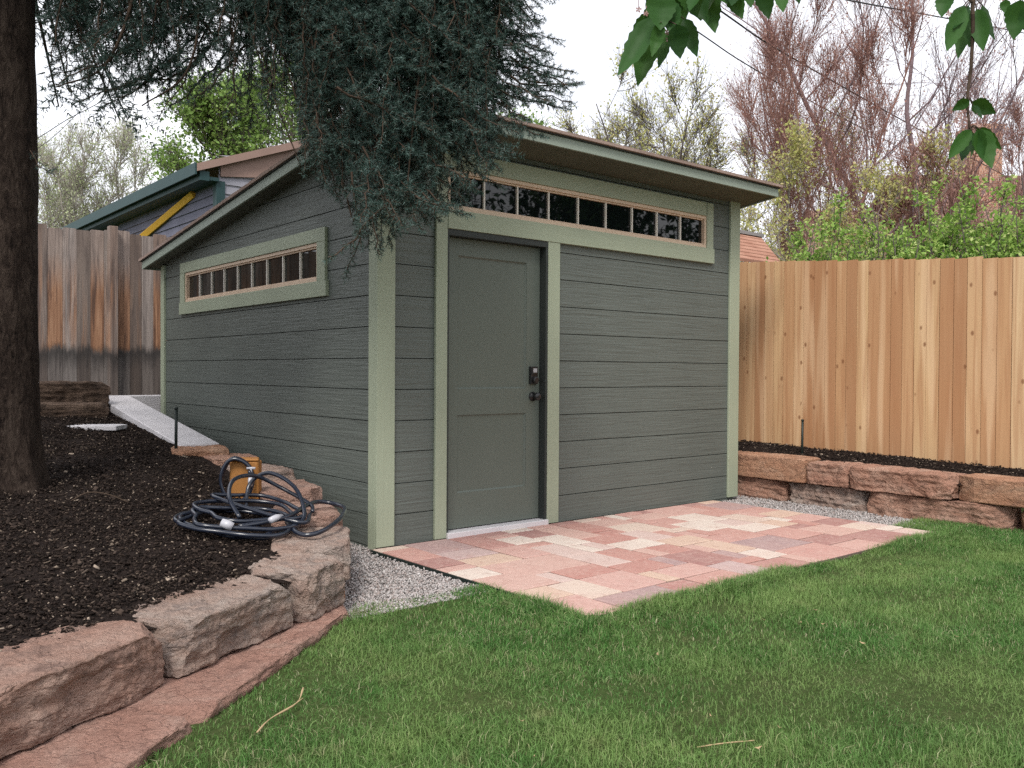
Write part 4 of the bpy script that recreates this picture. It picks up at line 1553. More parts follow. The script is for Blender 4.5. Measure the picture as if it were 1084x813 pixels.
def prof_at(px, tab):
    return np.interp(px, [a for a, b in tab], [b for a, b in tab])


BOT = [(45, 96), (80, 108), (120, 116), (150, 120), (172, 130), (190, 95), (230, 120), (262, 150), (300, 150), (322, 190), (345, 215), (365, 245), (385, 272), (405, 276), (425, 262), (445, 245),
       (465, 232), (500, 226), (520, 190), (545, 168), (570, 150), (595, 120), (612, 105)]
ntw = 0
# main limbs reach from the trunk above the picture's top edge
tz = lambda z: (TX, TY, z)
LIMBS = [(3.35, (150, -90), 4.9), (3.75, (300, -120), 5.0), (3.55, (400, -60), 4.75), (4.1, (480, -110), 4.9), (3.9, (560, -90), 4.6), (4.3, (380, -170), 4.4)]
bl = []
for i, (z, (px, py), d) in enumerate(LIMBS):
    b_ = Bough(100 + i)
    tip = at(px, py, d)
    a_ = np.array(tz(z))
    mid = (a_ + tip) / 2 + np.array([0, 0, 0.15])
    pts = catmull([a_, mid, tip], 8)
    b_.w.line(pts, 0.045, 0.018)
    bl.append((b_, tip, a_, pts))


def nearest(px):
    k = int(np.argmin([abs(px - l_[1][0]) for l_ in LIMBS]))
    return bl[k]


rn = random.Random(17)
# hanging curtains
for px0, px1, cnt, thin, dr in ((55, 190, 36, 0.9, (4.7, 5.3)), (175, 330, 26, 0.36, (4.7, 5.4)), (232, 345, 22, 0.8, (4.7, 5.3)), (255, 325, 16, 0.8, (4.7, 5.2)), (318, 445, 80, 1.0, (4.45, 5.35)), (430, 525, 50, 1.0, (4.45, 5.1))):
    for i in range(cnt):
        px = px0 + (px1 - px0) * (i + rn.random()) / cnt
        d = rn.uniform(*dr)
        bot = prof_at(px, BOT)
        y1 = bot - (rn.random() ** 1.6) * (0.75 * (bot + 40)) - 12 - (60 * rn.random() if px < 330 and thin == 0.8 else 0)
        y0 = min(y1 - 90, rn.uniform(-120, -30))
        lean = rn.uniform(-28, 28)
        b_ = nearest(px)[0]
        A, B = at(px - lean, y0, d), at(px + lean * 0.3, y1, d + rn.uniform(-0.15, 0.15))
        if thin < 0.5:
            b_.spray(A, B, 0, 0.10, 0.006, 0.045, (0.03, 0.06), 0.75, 0.8, True, 0.03)
        else:
            b_.spray(A, B, 0, rn.uniform(0.13, 0.20), 0.008, 0.022, (0.05, 0.09), 1.0, 0.75)
# boughs reaching sideways at the left, with feathered ends
for (x0, y0, x1, y1, d0, d1, wd) in ((175, 20, 50, 90, 4.9, 4.6, 0.15), (190, 55, 75, 106, 4.9, 4.7, 0.14), (215, 30, 110, 112, 5.0, 4.8, 0.15), (230, 10, 165, 125, 5.0, 4.8, 0.14), (250, 40, 180, 110, 5.1, 4.9, 0.12),
                                    (150, -20, 70, 55, 4.9, 4.7, 0.13), (240, -20, 120, 60, 5.0, 4.8, 0.15), (250, -10, 330, 50, 5.0, 5.1, 0.15), (170, -30, 260, 60, 5.0, 5.1, 0.15), (200, -10, 300, 30, 5.0, 5.1, 0.15),
                                    (160, -10, 140, 95, 4.9, 4.8, 0.15), (120, -40, 60, 20, 5.3, 5.2, 0.08)):
    for c_ in range(2):
        j = (lambda s_: rn.gauss(0, s_)) if c_ else (lambda s_: 0.0)
        bl[0][0].spray(at(x0 + j(14), y0 + j(10), d0 + j(0.15)), at(x1 + abs(j(12)), y1 - abs(j(12)), d1 + j(0.15)), 0.05, wd, 0.007, 0.022, (0.05, 0.09), 1.0, 0.8)
# boughs on the right with upswept tips
for (x0, y0, x1, y1, d0, d1, wd) in ((430, 60, 606, 112, 4.8, 4.55, 0.17), (450, 30, 600, 85, 4.8, 4.6, 0.17), (440, 10, 592, 42, 4.8, 4.6, 0.16), (440, -30, 588, 2, 4.8, 4.65, 0.16), (450, 90, 575, 148, 4.75, 4.5, 0.16),
                                    (430, 110, 545, 168, 4.7, 4.45, 0.16), (420, 130, 505, 205, 4.7, 4.4, 0.15), (410, 170, 500, 232, 4.65, 4.4, 0.12), (400, 150, 470, 228, 4.65, 4.4, 0.14), (470, 70, 560, 130, 4.7, 4.5, 0.15),
                                    (480, 110, 530, 185, 4.6, 4.45, 0.14), (380, 80, 470, 150, 4.6, 4.4, 0.16), (500, 20, 585, 60, 4.7, 4.6, 0.14), (400, 40, 500, 110, 4.6, 4.45, 0.17), (360, 60, 420, 150, 4.6, 4.45, 0.16),
                                    (350, 120, 400, 215, 4.65, 4.5, 0.15), (380, 150, 425, 240, 4.6, 4.45, 0.15), (330, 60, 350, 170, 4.7, 4.6, 0.15), (395, 200, 402, 276, 4.6, 4.5, 0.10), (430, 190, 455, 240, 4.6, 4.45, 0.12),
                                    (420, -20, 520, 40, 4.7, 4.5, 0.17), (520, -30, 570, 30, 4.7, 4.55, 0.15), (540, 60, 612, 95, 4.65, 4.55, 0.12), (390, -20, 450, 60, 4.7, 4.5, 0.17), (340, -20, 400, 60, 4.7, 4.55, 0.17)):
    k = 4 if x1 > 520 else (3 if x1 > 430 else 2)
    for c_ in range(4):
        j = (lambda s_: rn.gauss(0, s_)) if c_ else (lambda s_: 0.0)
        bl[k][0].spray(at(x0 + j(16), y0 + j(14), d0 + j(0.16)), at(x1 - abs(j(22)), y1 + j(14) - 4, d1 + j(0.16)), 0.03, wd * rn.uniform(0.8, 1.1), 0.007, 0.02, (0.05, 0.095), 1.0, 0.8)
# bare brown stems that carry the hanging strands
for k, (pts_px, d, r0) in enumerate((([(410, -70), (392, 20), (388, 90), (396, 190)], 4.62, 0.020), ([(560, -95), (530, 0), (528, 60), (505, 150)], 4.6, 0.014), ([(300, -120), (290, -20), (300, 60), (345, 190)], 4.75, 0.012),
                                       ([(330, -120), (322, 0), (338, 80), (372, 230)], 4.7, 0.014), ([(470, -110), (455, 0), (440, 110), (430, 210)], 4.5, 0.012), ([(240, -90), (262, 20), (285, 90), (318, 175)], 4.85, 0.009),
                                       ([(150, -90), (140, 0), (110, 70), (60, 92)], 4.75, 0.013), ([(200, -60), (210, 20), (195, 80), (150, 112)], 4.85, 0.010))):
    b_ = nearest(pts_px[0][0])[0]
    b_.w.line(catmull([at(a, b, d) for a, b in pts_px], 6), r0, 0.004)
# a small low twig on the trunk's right side
bl[0][0].spray((TX + 0.14, TY - 0.15, 2.35), at(58, 178, 4.75), 0.05, 0.06, 0.004, 0.03, (0.03, 0.05), 0.8)
for b_, tip, a_, pts in bl:
    ntw += b_.build(470, 0.025, 0.0032)
# upper crown above the picture
b_ = Bough(300)
g = np.random.default_rng(5)
for k in range(210):
    z = 3.9 + 6.4 * g.random() ** 1.2
    reach = 2.7 * (1 - (z - 3.5) / 7.6) + 0.35
    an = g.uniform(0, 2 * PI)
    a_ = np.array([TX, TY, z])
    dirn = np.array([math.cos(an), math.sin(an), 0])
    e = a_ + dirn * reach + np.array([0, 0, -0.22 * reach])
    b_.w.line([a_, (a_ + e) / 2 + np.array([0, 0, 0.08]), e], 0.022, 0.006)
    sd = np.array([-dirn[1], dirn[0], 0])
    for j in range(26):
        t_ = 0.2 + 0.8 * g.random()
        p = a_ + (e - a_) * t_
        q = p + (dirn * 0.6 + sd * g.choice((-1, 1)) * g.uniform(0.3, 1) + np.array([0, 0, g.uniform(-1.0, 0.0)])) * 0.32
        b_.tw.append((p, q))
b_.build(70, 0.06, 0.012)
print('spruce twigs', ntw)


# ------------------------------------------------------------------ leafless and budding trees
def grow_tree(name, base, height, lean, label, cat, seed, trunk_r, limbs, twig_n, bark_m, leaf_m=None, leaf_n=0, leaf_s=0.05, spread=0.5, up=0.35, twig_len=0.5, wob=0.1,
              stems=1, crown0=0.25, group=None, twig_r=0.004, sub_n=7, leaf_spread=0.06, limb_curve=0.25):
    g = np.random.default_rng(seed)
    base = np.array(base, float)
    t_ = thing(name, tuple(base), label, cat, group)
    trunkS, branchS = MB(), Segs()
    tips = []
    lean = np.array([lean[0], lean[1], 0.0])
    for s_ in range(stems):
        b0 = base + (np.array([g.normal(0, 0.12), g.normal(0, 0.12), 0]) if stems > 1 else 0)
        ln_ = lean + (g.normal(0, 0.22, 3) * np.array([1, 1, 0]) if stems > 1 else 0)
        hs = height * (g.uniform(0.8, 1.0) if stems > 1 else 1)
        pts = []
        nn = 9
        for i in range(nn + 1):
            f = i / nn
            pts.append(b0 + np.array([0, 0, hs * 0.92 * f]) + ln_ * hs * f ** 1.3 + g.normal(0, wob * 0.3, 3) * (i > 0) * np.array([1, 1, 0.2]))
        tr = trunk_r / math.sqrt(stems)
        trunkS.tube(catmull(pts, 3), [tr * (1 - 0.9 * (k / (nn * 3)) ** 0.9) + 0.006 for k in range(nn * 3 + 1)], 8)
        for li in range(limbs // stems):
            f = crown0 + (0.98 - crown0) * (li + g.random()) / (limbs // stems)
            i = min(nn - 1, int(f * nn))
            p = pts[i] + (pts[i + 1] - pts[i]) * (f * nn - i)
            az = g.uniform(0, 2 * PI)
            out = np.array([math.cos(az), math.sin(az), 0])
            Lb = height * spread * (1.05 - 0.75 * f) * g.uniform(0.7, 1.2)
            d = unit(out + np.array([0, 0, up * 2 * g.uniform(0.6, 1.4)]))
            m = 6
            lp = [p]
            for k in range(m):
                d = unit(d + np.array([0, 0, up * limb_curve]) + g.normal(0, wob, 3))
                lp.append(lp[-1] + d * Lb / m)
            r0 = max(0.008, tr * (1 - f * 0.85) * 0.45)
            branchS.line(lp, r0, r0 * 0.25 + 0.002)
            for sj in range(sub_n):
                ff = 0.25 + 0.75 * g.random()
                ii = min(m - 1, int(ff * m))
                q = lp[ii] + (lp[ii + 1] - lp[ii]) * (ff * m - ii)
                d0 = unit(lp[ii + 1] - lp[ii])
                d2 = unit(d0 + g.normal(0, 0.55, 3) + np.array([0, 0, up * 0.7]))
                L2 = Lb * 0.5 * (1.15 - 0.6 * ff) * g.uniform(0.6, 1.2)
                sp = [q]
                for k in range(4):
                    d2 = unit(d2 + np.array([0, 0, up * 0.25]) + g.normal(0, wob * 1.1, 3))
                    sp.append(sp[-1] + d2 * L2 / 4)
                branchS.line(sp, max(r0 * 0.35, twig_r * 1.6), twig_r)
                for tj in range(twig_n):
                    f3 = 0.15 + 0.85 * g.random()
                    i3 = min(3, int(f3 * 4))
                    q3 = sp[i3] + (sp[i3 + 1] - sp[i3]) * (f3 * 4 - i3)
                    d3 = unit(unit(sp[i3 + 1] - sp[i3]) + g.normal(0, 0.5, 3) + np.array([0, 0, up * 0.6]))
                    L3 = twig_len * g.uniform(0.5, 1.2)
                    e1 = q3 + d3 * L3 * 0.5
                    d4 = unit(d3 + g.normal(0, 0.25, 3) + np.array([0, 0, up * 0.3]))
                    e2 = e1 + d4 * L3 * 0.5
                    branchS.add(q3, e1, twig_r, twig_r * 0.8)
                    branchS.add(e1, e2, twig_r * 0.8, twig_r * 0.45)
                    tips.append((q3, e2))
    trunkS.build('trunk', bark_m[0], t_, smooth=True)
    V, Q = sticks(branchS.arrays(), 4)
    br_ = np_mesh('branches', V, [Q], bark_m[1], t_)
    if leaf_m is not None and leaf_n > 0 and tips:
        tp = np.array(tips)
        k = g.integers(0, len(tp), leaf_n)
        c = tp[k, 0] + (tp[k, 1] - tp[k, 0]) * g.random((leaf_n, 1)) + g.normal(0, leaf_spread, (leaf_n, 3))
        leaf_mesh(c, leaf_s, leaf_m, t_, g)
    return t_


def leaf_mesh(c, size, mat, parent, g, name='leaves'):
    n = len(c)
    a = g.normal(size=(n, 3))
    a /= np.linalg.norm(a, axis=1, keepdims=True)
    b = np.cross(a, g.normal(size=(n, 3)))
    b /= np.linalg.norm(b, axis=1, keepdims=True)
    s = size * g.uniform(0.6, 1.3, (n, 1))
    nn = np.cross(a, b)
    V = np.stack([c - a * s * 0.5, c + b * s * 0.28 + nn * s * 0.08, c + a * s * 0.5, c - b * s * 0.28 + nn * s * 0.08], 1).reshape(-1, 3)
    i = np.arange(n)[:, None] * 4
    return np_mesh(name, V, [i + np.array([[0, 1, 2]]), i + np.array([[0, 2, 3]])], mat, parent)


BK = {}
BK['grey'] = m_island('grey bark', [(0, (0.10, 0.085, 0.08)), (1, (0.16, 0.135, 0.125))], 0.9, 0.1)
BK['red'] = m_island('reddish twigs', [(0, (0.17, 0.085, 0.075)), (0.5, (0.26, 0.14, 0.12)), (1, (0.35, 0.205, 0.17))], 0.9, 0.1)
BK['purple'] = m_island('mauve twigs', [(0, (0.16, 0.115, 0.125)), (1, (0.30, 0.215, 0.23))], 0.9, 0.1)
BK['pale'] = m_island('pale twigs', [(0, (0.27, 0.24, 0.21)), (1, (0.38, 0.35, 0.31))], 0.9, 0.1)
LF = {}
LF['yellow'] = m_island('yellow green buds', [(0, (0.46, 0.48, 0.15)), (0.6, (0.60, 0.60, 0.24)), (1, (0.64, 0.54, 0.30))], 0.7, 0.2, trans=0.5)
LF['pale'] = m_island('pale new leaves', [(0, (0.36, 0.42, 0.22)), (1, (0.50, 0.54, 0.34))], 0.7, 0.2, trans=0.35)
LF['green'] = m_island('fresh green leaves', [(0, (0.12, 0.22, 0.045)), (0.5, (0.20, 0.33, 0.075)), (1, (0.32, 0.44, 0.14))], 0.6, 0.3, trans=0.4)
LF['dark'] = m_island('dark green leaves', [(0, (0.02, 0.05, 0.014)), (1, (0.05, 0.10, 0.03))], 0.6, 0.3)
LF['bright'] = m_island('bright shrub leaves', [(0, (0.12, 0.23, 0.04)), (0.4, (0.24, 0.40, 0.075)), (0.8, (0.38, 0.52, 0.13)), (1, (0.52, 0.58, 0.24))], 0.6, 0.3, trans=0.4)
LF['redbud'] = m_island('red buds', [(0, (0.30, 0.15, 0.13)), (0.6, (0.42, 0.25, 0.21)), (1, (0.5, 0.34, 0.27))], 0.8, 0.1, trans=0.2)


def ground_at(px, py, d):
    p = at(px, py, d)
    return (p[0], p[1], -0.13)


GR = 'bare trees beyond the cedar fence'
# tall reddish trees on the right
grow_tree('bare_tree', ground_at(850, 280, 15), 9.0, (-0.01, 0.0), 'tall tree of dense upright reddish twigs rising behind the shed roof corner', 'tree', 31, 0.08, 44, 13, (BK['red'], BK['red']), LF['redbud'], 8000, 0.04,
          spread=0.32, up=0.75, twig_len=0.7, wob=0.12, crown0=0.28, twig_r=0.0034, sub_n=8, stems=4)
grow_tree('bare_tree', ground_at(990, 260, 17), 11.5, (-0.13, 0.08), 'big bare tree with mauve twigs and a leaning forked trunk', 'tree', 37, 0.13, 24, 10, (BK['purple'], BK['purple']), LF['redbud'], 2500, 0.045,
          spread=0.46, up=0.42, twig_len=0.9, wob=0.16, crown0=0.2, twig_r=0.0036, sub_n=9, stems=2)
grow_tree('bare_tree', ground_at(915, 250, 20), 10.5, (0.0, 0.0), 'thin leafless tree standing between the reddish tree and the mauve forked tree', 'tree', 38, 0.08, 24, 10, (BK['purple'], BK['red']), LF['redbud'], 5000, 0.05,
          spread=0.34, up=0.65, twig_len=0.8, wob=0.14, crown0=0.25, twig_r=0.004, sub_n=8, stems=3)
grow_tree('bare_tree', ground_at(1082, 260, 20), 7.6, (0.0, 0.0), 'slight pinkish bare tree before the brick chimney house', 'tree', 39, 0.06, 18, 9, (BK['purple'], BK['red']), LF['redbud'], 1200, 0.05,
          spread=0.28, up=0.7, twig_len=0.7, wob=0.13, crown0=0.3, twig_r=0.005, sub_n=6)
grow_tree('bare_tree', ground_at(1005, 255, 14), 4.9, (0.0, 0.0), 'low bare tree with crossing reddish branches just above the bright shrubs', 'tree', 40, 0.07, 22, 12, (BK['red'], BK['red']), LF['redbud'], 2000, 0.045,
          spread=0.55, up=0.35, twig_len=0.5, wob=0.18, crown0=0.3, twig_r=0.004, sub_n=7)
# budding trees
grow_tree('budding_tree', ground_at(872, 280, 13.5), 5.7, (0.0, 0.0), 'small budding tree with yellow green leaves beside the shed roof corner', 'tree', 41, 0.05, 16, 7, (BK['grey'], BK['pale']), LF['yellow'], 6500, 0.06,
          spread=0.34, up=0.45, twig_len=0.4, wob=0.18, crown0=0.45, twig_r=0.0035, stems=2)
grow_tree('budding_tree', ground_at(700, 250, 19), 8.1, (0.0, 0.0), 'airy tree with several slim dark stems and sparse yellowish leaves behind the shed roof', 'tree', 43, 0.11, 45, 10, (BK['grey'], BK['grey']), LF['yellow'], 8500, 0.065,
          spread=0.36, up=0.5, twig_len=0.6, wob=0.14, crown0=0.35, twig_r=0.0045, stems=5)
grow_tree('budding_tree', ground_at(765, 250, 21), 8.6, (0.02, 0.0), 'budding tree with olive leaves between the airy tree and the reddish tree', 'tree', 44, 0.10, 36, 10, (BK['grey'], BK['grey']), LF['yellow'], 7500, 0.065,
          spread=0.34, up=0.5, twig_len=0.6, wob=0.14, crown0=0.3, twig_r=0.0045, stems=4)
# pale trees left, beyond the neighbour's house
grow_tree('pale_tree', ground_at(86, 300, 27), 9.2, (0.0, 0.0), 'pale hazy tree with light stems beside the spruce trunk', 'tree', 51, 0.13, 40, 9, (BK['pale'], BK['pale']), LF['pale'], 9000, 0.075,
          spread=0.30, up=0.55, twig_len=0.8, wob=0.18, crown0=0.35, twig_r=0.006, stems=4, leaf_spread=0.15)
grow_tree('pale_tree', ground_at(142, 300, 29), 9.4, (0.02, 0.0), 'pale hazy tree with light stems above the dark roof slope', 'tree', 52, 0.13, 40, 9, (BK['pale'], BK['pale']), LF['pale'], 9000, 0.075,
          spread=0.32, up=0.55, twig_len=0.8, wob=0.18, crown0=0.35, twig_r=0.006, stems=4, leaf_spread=0.15)
grow_tree('leafy_tree', ground_at(232, 300, 25), 9.8, (0.0, 0.0), 'leafy bright green tree above the neighbouring roof behind the spruce boughs', 'tree', 53, 0.16, 36, 10, (BK['grey'], BK['grey']), LF['green'], 21000, 0.12,
          spread=0.33, up=0.35, twig_len=0.7, wob=0.16, crown0=0.35, twig_r=0.007, leaf_spread=0.16)
grow_tree('leafy_tree', ground_at(310, 300, 27), 11.0, (0.0, 0.0), 'leafy green tree partly seen through the hanging spruce strands', 'tree', 54, 0.16, 36, 10, (BK['grey'], BK['grey']), LF['green'], 19000, 0.12,
          spread=0.36, up=0.35, twig_len=0.7, wob=0.16, crown0=0.35, twig_r=0.007, leaf_spread=0.16)
grow_tree('leafy_tree', ground_at(560, 300, 24), 8.4, (0.0, 0.0), 'leafy green tree behind the front edge of the shed roof', 'tree', 55, 0.14, 24, 9, (BK['grey'], BK['grey']), LF['green'], 9000, 0.11,
          spread=0.24, up=0.45, twig_len=0.6, wob=0.16, crown0=0.35, twig_r=0.007, leaf_spread=0.12)

for (tx_, ty_, hh_, sd_, lab_) in ((11.5, -9.5, 8.5, 61, 'dark leafy tree beyond the right end of the cedar fence, mirrored in the transom'), (14.5, -5.5, 9.5, 62, 'tall dark leafy tree further along behind the cedar fence, out of the picture'), (8.0, -12.5, 9.0, 63, 'dark leafy tree behind the lawn, out of the picture')):
    grow_tree('leafy_tree', (tx_, ty_, -0.13), hh_, (0.0, 0.0), lab_, 'tree', sd_, 0.16, 34, 9, (BK['grey'], BK['grey']), LF['dark'], 9000, 0.22,
              spread=0.42, up=0.35, twig_len=0.7, wob=0.16, crown0=0.12, twig_r=0.008, leaf_spread=0.2)
# bright shrubs along the fence
SH = [(860, 232, 9.6, 0.30, 'small bright green shrub nearest the red brown roof'), (890, 200, 9.6, 0.72, 'bright green shrub in front of the tall reddish tree'),
      (940, 208, 9.2, 0.62, 'lower bright green shrub in the middle of the row above the fence'), (992, 182, 9.3, 0.8, 'largest bright green shrub, in front of the forked trunk'),
      (1048, 176, 8.9, 0.72, 'bright green shrub under the brick house chimney'), (1100, 178, 8.5, 0.75, 'bright green shrub past the chimney, last of the row')]
for i, (px, py, d, rad, lab) in enumerate(SH):
    g = np.random.default_rng(70 + i)
    top = at(px, py, d)
    b0 = np.array([top[0], top[1], -0.13])
    t_ = thing('shrub', tuple(b0), lab, 'shrub', 'bright green shrubs beyond the cedar fence')
    S_ = Segs()
    tips = []
    H = top[2] + 0.13
    for k in range(60):
        az = g.uniform(0, 2 * PI)
        rr_ = rad * 1.12 * math.sqrt(g.random())
        e = b0 + np.array([math.cos(az) * rr_, math.sin(az) * rr_, H * g.uniform(0.68, 1.03) * (1 - 0.25 * (rr_ / rad) ** 2)])
        m = (b0 + e) / 2 + np.array([0, 0, 0.15 * H]) + g.normal(0, 0.06, 3)
        pts = catmull([b0 + g.normal(0, 0.05, 3) * np.array([1, 1, 0]), m, e], 4)
        S_.line(pts, 0.012, 0.004)
        for j in range(12):
            f = 0.35 + 0.65 * g.random()
            p = pts[min(len(pts) - 1, int(f * (len(pts) - 1)))]
            q = p + unit(g.normal(size=3) + np.array([0, 0, 0.6])) * g.uniform(0.12, 0.3)
            S_.add(p, q, 0.004, 0.002)
            tips.append((p, q))
    V, Q = sticks(S_.arrays(), 4)
    np_mesh('stems', V, [Q], BK['grey'], t_)
    tp = np.array(tips)
    nL = 20000
    k = g.integers(0, len(tp), nL)
    c = tp[k, 0] + (tp[k, 1] - tp[k, 0]) * g.uniform(0.2, 1.1, (nL, 1)) + g.normal(0, 0.035, (nL, 3))
    leaf_mesh(c, 0.047, LF['bright'], t_, g)

# ------------------------------------------------------------------ houses
hx, hy = 2.88, 10.0
t_ = thing('neighbour_house', (hx, hy, -0.13), 'blue grey clapboard house with teal trim and a pinkish gable behind the old fence', 'house')
EZ = 4.42


def lap_wall(name, mat, p, q, z0, ztop, parent, nrm, lap=0.16):
    """clapboards from p to q (2D); ztop(k) along the wall"""
    m = MB()
    p, q, nrm = np.array(p, float), np.array(q, float), np.array(nrm, float)
    z = z0
    zm = max(ztop(0), ztop(1), ztop(0.5))
    while z < zm - 0.01:
        n_ = 8
        for i in range(n_):
            k0, k1 = i / n_, (i + 1) / n_
            za, zb_ = min(z + lap, ztop(k0)), min(z + lap, ztop(k1))
            if za - z < 0.005 and zb_ - z < 0.005:
                continue
            a, b = p + (q - p) * k0, p + (q - p) * k1
            za, zb_ = max(za, z + 0.001), max(zb_, z + 0.001)
            o1, o2 = nrm * 0.03, nrm * 0.006
            m.poly([(*(a + o1), z), (*(b + o1), z), (*(b + o2), zb_), (*(a + o2), za), (*a, z), (*b, z)], [(0, 1, 2, 3), (4, 5, 1, 0)])
        z += lap
    return m.build(name, mat, parent)


lap_wall('wall', MAT['house_blue'], (hx, hy + 9), (hx, hy), 0, lambda k: EZ - 0.05, t_, (-1, 0))
RS = 0.41
lap_wall('wall', MAT['house_white'], (hx, hy), (hx + 7, hy), 0, lambda k: EZ + 0.18 + 0.376 * (3.5 - abs(7 * k - 3.5)), t_, (0, -1))
m = MB()
m.box(hx - 0.05, hx + 0.10, hy - 0.05, hy - 0.001, 0, EZ - 0.06)
m.box(hx - 0.05, hx - 0.001, hy, hy + 0.12, 0, EZ - 0.06)
m.build('corner_board', MAT['teal'], t_)
m = MB()
m.box(hx - 0.36, hx - 0.20, hy - 0.12, hy + 9.3, EZ - 0.10, EZ + 0.055)
m.box(hx - 0.199, hx - 0.02, hy - 0.10, hy + 9.3, EZ - 0.08, EZ - 0.02)
m.box(hx - 0.452, hx - 0.421, hy - 0.14, hy + 9.4, EZ - 0.02, EZ + 0.175)
m.build('gutter', MAT['teal'], t_)
m = MB()
x0, xr, x1 = hx - 0.42, hx + 3.5, hx + 7.42
y0, y1 = hy - 0.14, hy + 9.4
zr = EZ + RS * 3.5 + 0.10
ze = EZ + 0.06
m.prism([(x0, y0, ze), (xr, y0, zr), (x1, y0, ze), (x1, y0, ze + 0.1), (xr, y0, zr + 0.1), (x0, y0, ze + 0.1)], (0, y1 - y0, 0))
m.build('roof', MAT['roof_brown'], t_)
m = MB()
m.prism([(x0, y0 - 0.03, ze - 0.03), (xr, y0 - 0.03, zr - 0.03), (xr, y0 - 0.03, zr + 0.10), (x0, y0 - 0.03, ze + 0.10)], (0, 0.028, 0))
m.prism([(xr, y0 - 0.03, zr - 0.10), (x1, y0 - 0.03, ze - 0.10), (x1, y0 - 0.03, ze + 0.11), (xr, y0 - 0.03, zr + 0.11)], (0, 0.028, 0))
m.build('bargeboard', MAT['pinkboard'], t_)
m = MB()
m.prism([(hx + 0.02, hy - 0.06, EZ + 0.20), (hx + 3.5, hy - 0.06, EZ + 0.20 + 0.376 * 3.48), (hx + 3.5, hy - 0.06, EZ - 0.30 + 0.376 * 3.48), (hx + 0.9, hy - 0.06, EZ + 0.12), (hx + 0.02, hy - 0.06, EZ + 0.02)], (0, 0.028, 0))
m.build('gable_board', MAT['pinkboard'], t_)
# yellow beam leaning on the corner
pa, pb = at(157, 246, 17.75), at(206, 205, 15.85)
m = MB()
d_ = pb - pa
m.tube([pa - d_ * 1.2, pb], 0.085, 4)
tag(m.build('yellow_beam', MAT['yellow'], loc=tuple(pa - d_ * 1.2), bevel=0.004), 'yellow beam leaning against the blue house corner above the old fence', 'beam')

# small outbuilding behind the cedar fence
ex1, ey, ez_ = 7.27, 1.79, 2.56
gx0, ry, rz2 = 4.9, 2.45, 3.05
t_ = thing('outbuilding', (6.2, 2.6, -0.13), 'small outbuilding with a red brown shingled roof just past the shed corner', 'outbuilding')
m = MB()
m.box(gx0 + 0.1, ex1 - 0.12, ey + 0.16, 3.0, -0.13, ez_ - 0.02)
m.build('wall', MAT['dark'], t_)
m = MB()
nrow = 8
for i in range(nrow):
    k0, k1 = i / nrow, (i + 1) / nrow
    ya, yb = ey + (ry - ey) * k0, ey + (ry - ey) * k1
    za, zb_ = ez_ + (rz2 - ez_) * k0, ez_ + (rz2 - ez_) * k1
    m.poly([(gx0, ya, za + 0.012), (ex1 + 0.45 * k0, ya, za + 0.012), (ex1 + 0.45 * k1, yb, zb_), (gx0, yb, zb_), (gx0, ya, za - 0.03), (ex1 + 0.45 * k0, ya, za - 0.03)],
           [(0, 1, 2, 3), (4, 5, 1, 0)])
m.poly([(gx0, ry, rz2), (ex1 + 0.45, ry, rz2), (ex1, 3.15, ez_), (gx0, 3.15, ez_)], [(0, 1, 2, 3)])
m.build('roof', MAT['roof_red'], t_)
m = MB()
m.box(gx0, ex1 + 0.47, ry - 0.05, ry + 0.05, rz2 - 0.01, rz2 + 0.035)
m.build('ridge_cap', MAT['grey_board'], t_)

# brick house far right
c0 = at(1045, 260, 26)
ang = YAW
t_ = thing('brick_house', (c0[0], c0[1], -0.13), 'brick house with a brown roof and a square chimney seen through the trees', 'house')
ex, ey_ = CR[:2] / np.hypot(*CR[:2]), CF[:2] / np.hypot(*CF[:2])


def hb(u, v_, z):
    p = np.array([c0[0], c0[1]]) + ex * u + ey_ * v_
    return (p[0], p[1], z)


def hbox(m, u0, u1, v0, v1, z0, z1):
    m.prism([hb(u0, v0, z0), hb(u1, v0, z0), hb(u1, v1, z0), hb(u0, v1, z0)], (0, 0, z1 - z0))


m = MB()
hbox(m, -1.1, 6, 0, 7, -0.13, 5.6)
m.build('wall', MAT['brick'], t_)
m = MB()
m.prism([hb(-1.5, -0.5, 5.45), hb(-1.5, 3.5, 7.6), hb(-1.5, 7.5, 5.45), hb(-1.5, 7.5, 5.6), hb(-1.5, 3.5, 7.8), hb(-1.5, -0.5, 5.6)], np.array(hb(6.5, 0, 0)) - np.array(hb(-1.5, 0, 0)))
rf = m.build('roof', MAT['roof_brown'], t_)
m = MB()
hbox(m, -0.15, 0.75, 0.6, 1.5, 5.5, 8.55)
hbox(m, -0.2, 0.8, 0.55, 1.55, 8.551, 8.7)
m.build('chimney', MAT['brick'], rf)
c0 = at(930, 260, 27)
t_ = thing('brick_house', (c0[0], c0[1], -0.13), 'low brown roofed house half hidden behind the bare trees', 'house')
m = MB()
hbox(m, -2.0, 1.8, 0, 6, -0.13, 4.3)
m.build('wall', MAT['brick'], t_)
m = MB()
m.prism([hb(-2.4, -0.4, 4.2), hb(2.2, -0.4, 4.2), hb(0.6, 3, 6.6), hb(-1.2, 3, 6.6)], (0, 0.05, 0.1))
m.poly([hb(-2.4, -0.4, 4.25), hb(-1.2, 3, 6.65), hb(-2.4, 6.4, 4.25)], [(0, 1, 2)])
m.poly([hb(2.2, -0.4, 4.25), hb(0.6, 3, 6.65), hb(2.2, 6.4, 4.25)], [(0, 1, 2)])
m.build('roof', MAT['roof_brown'], t_)

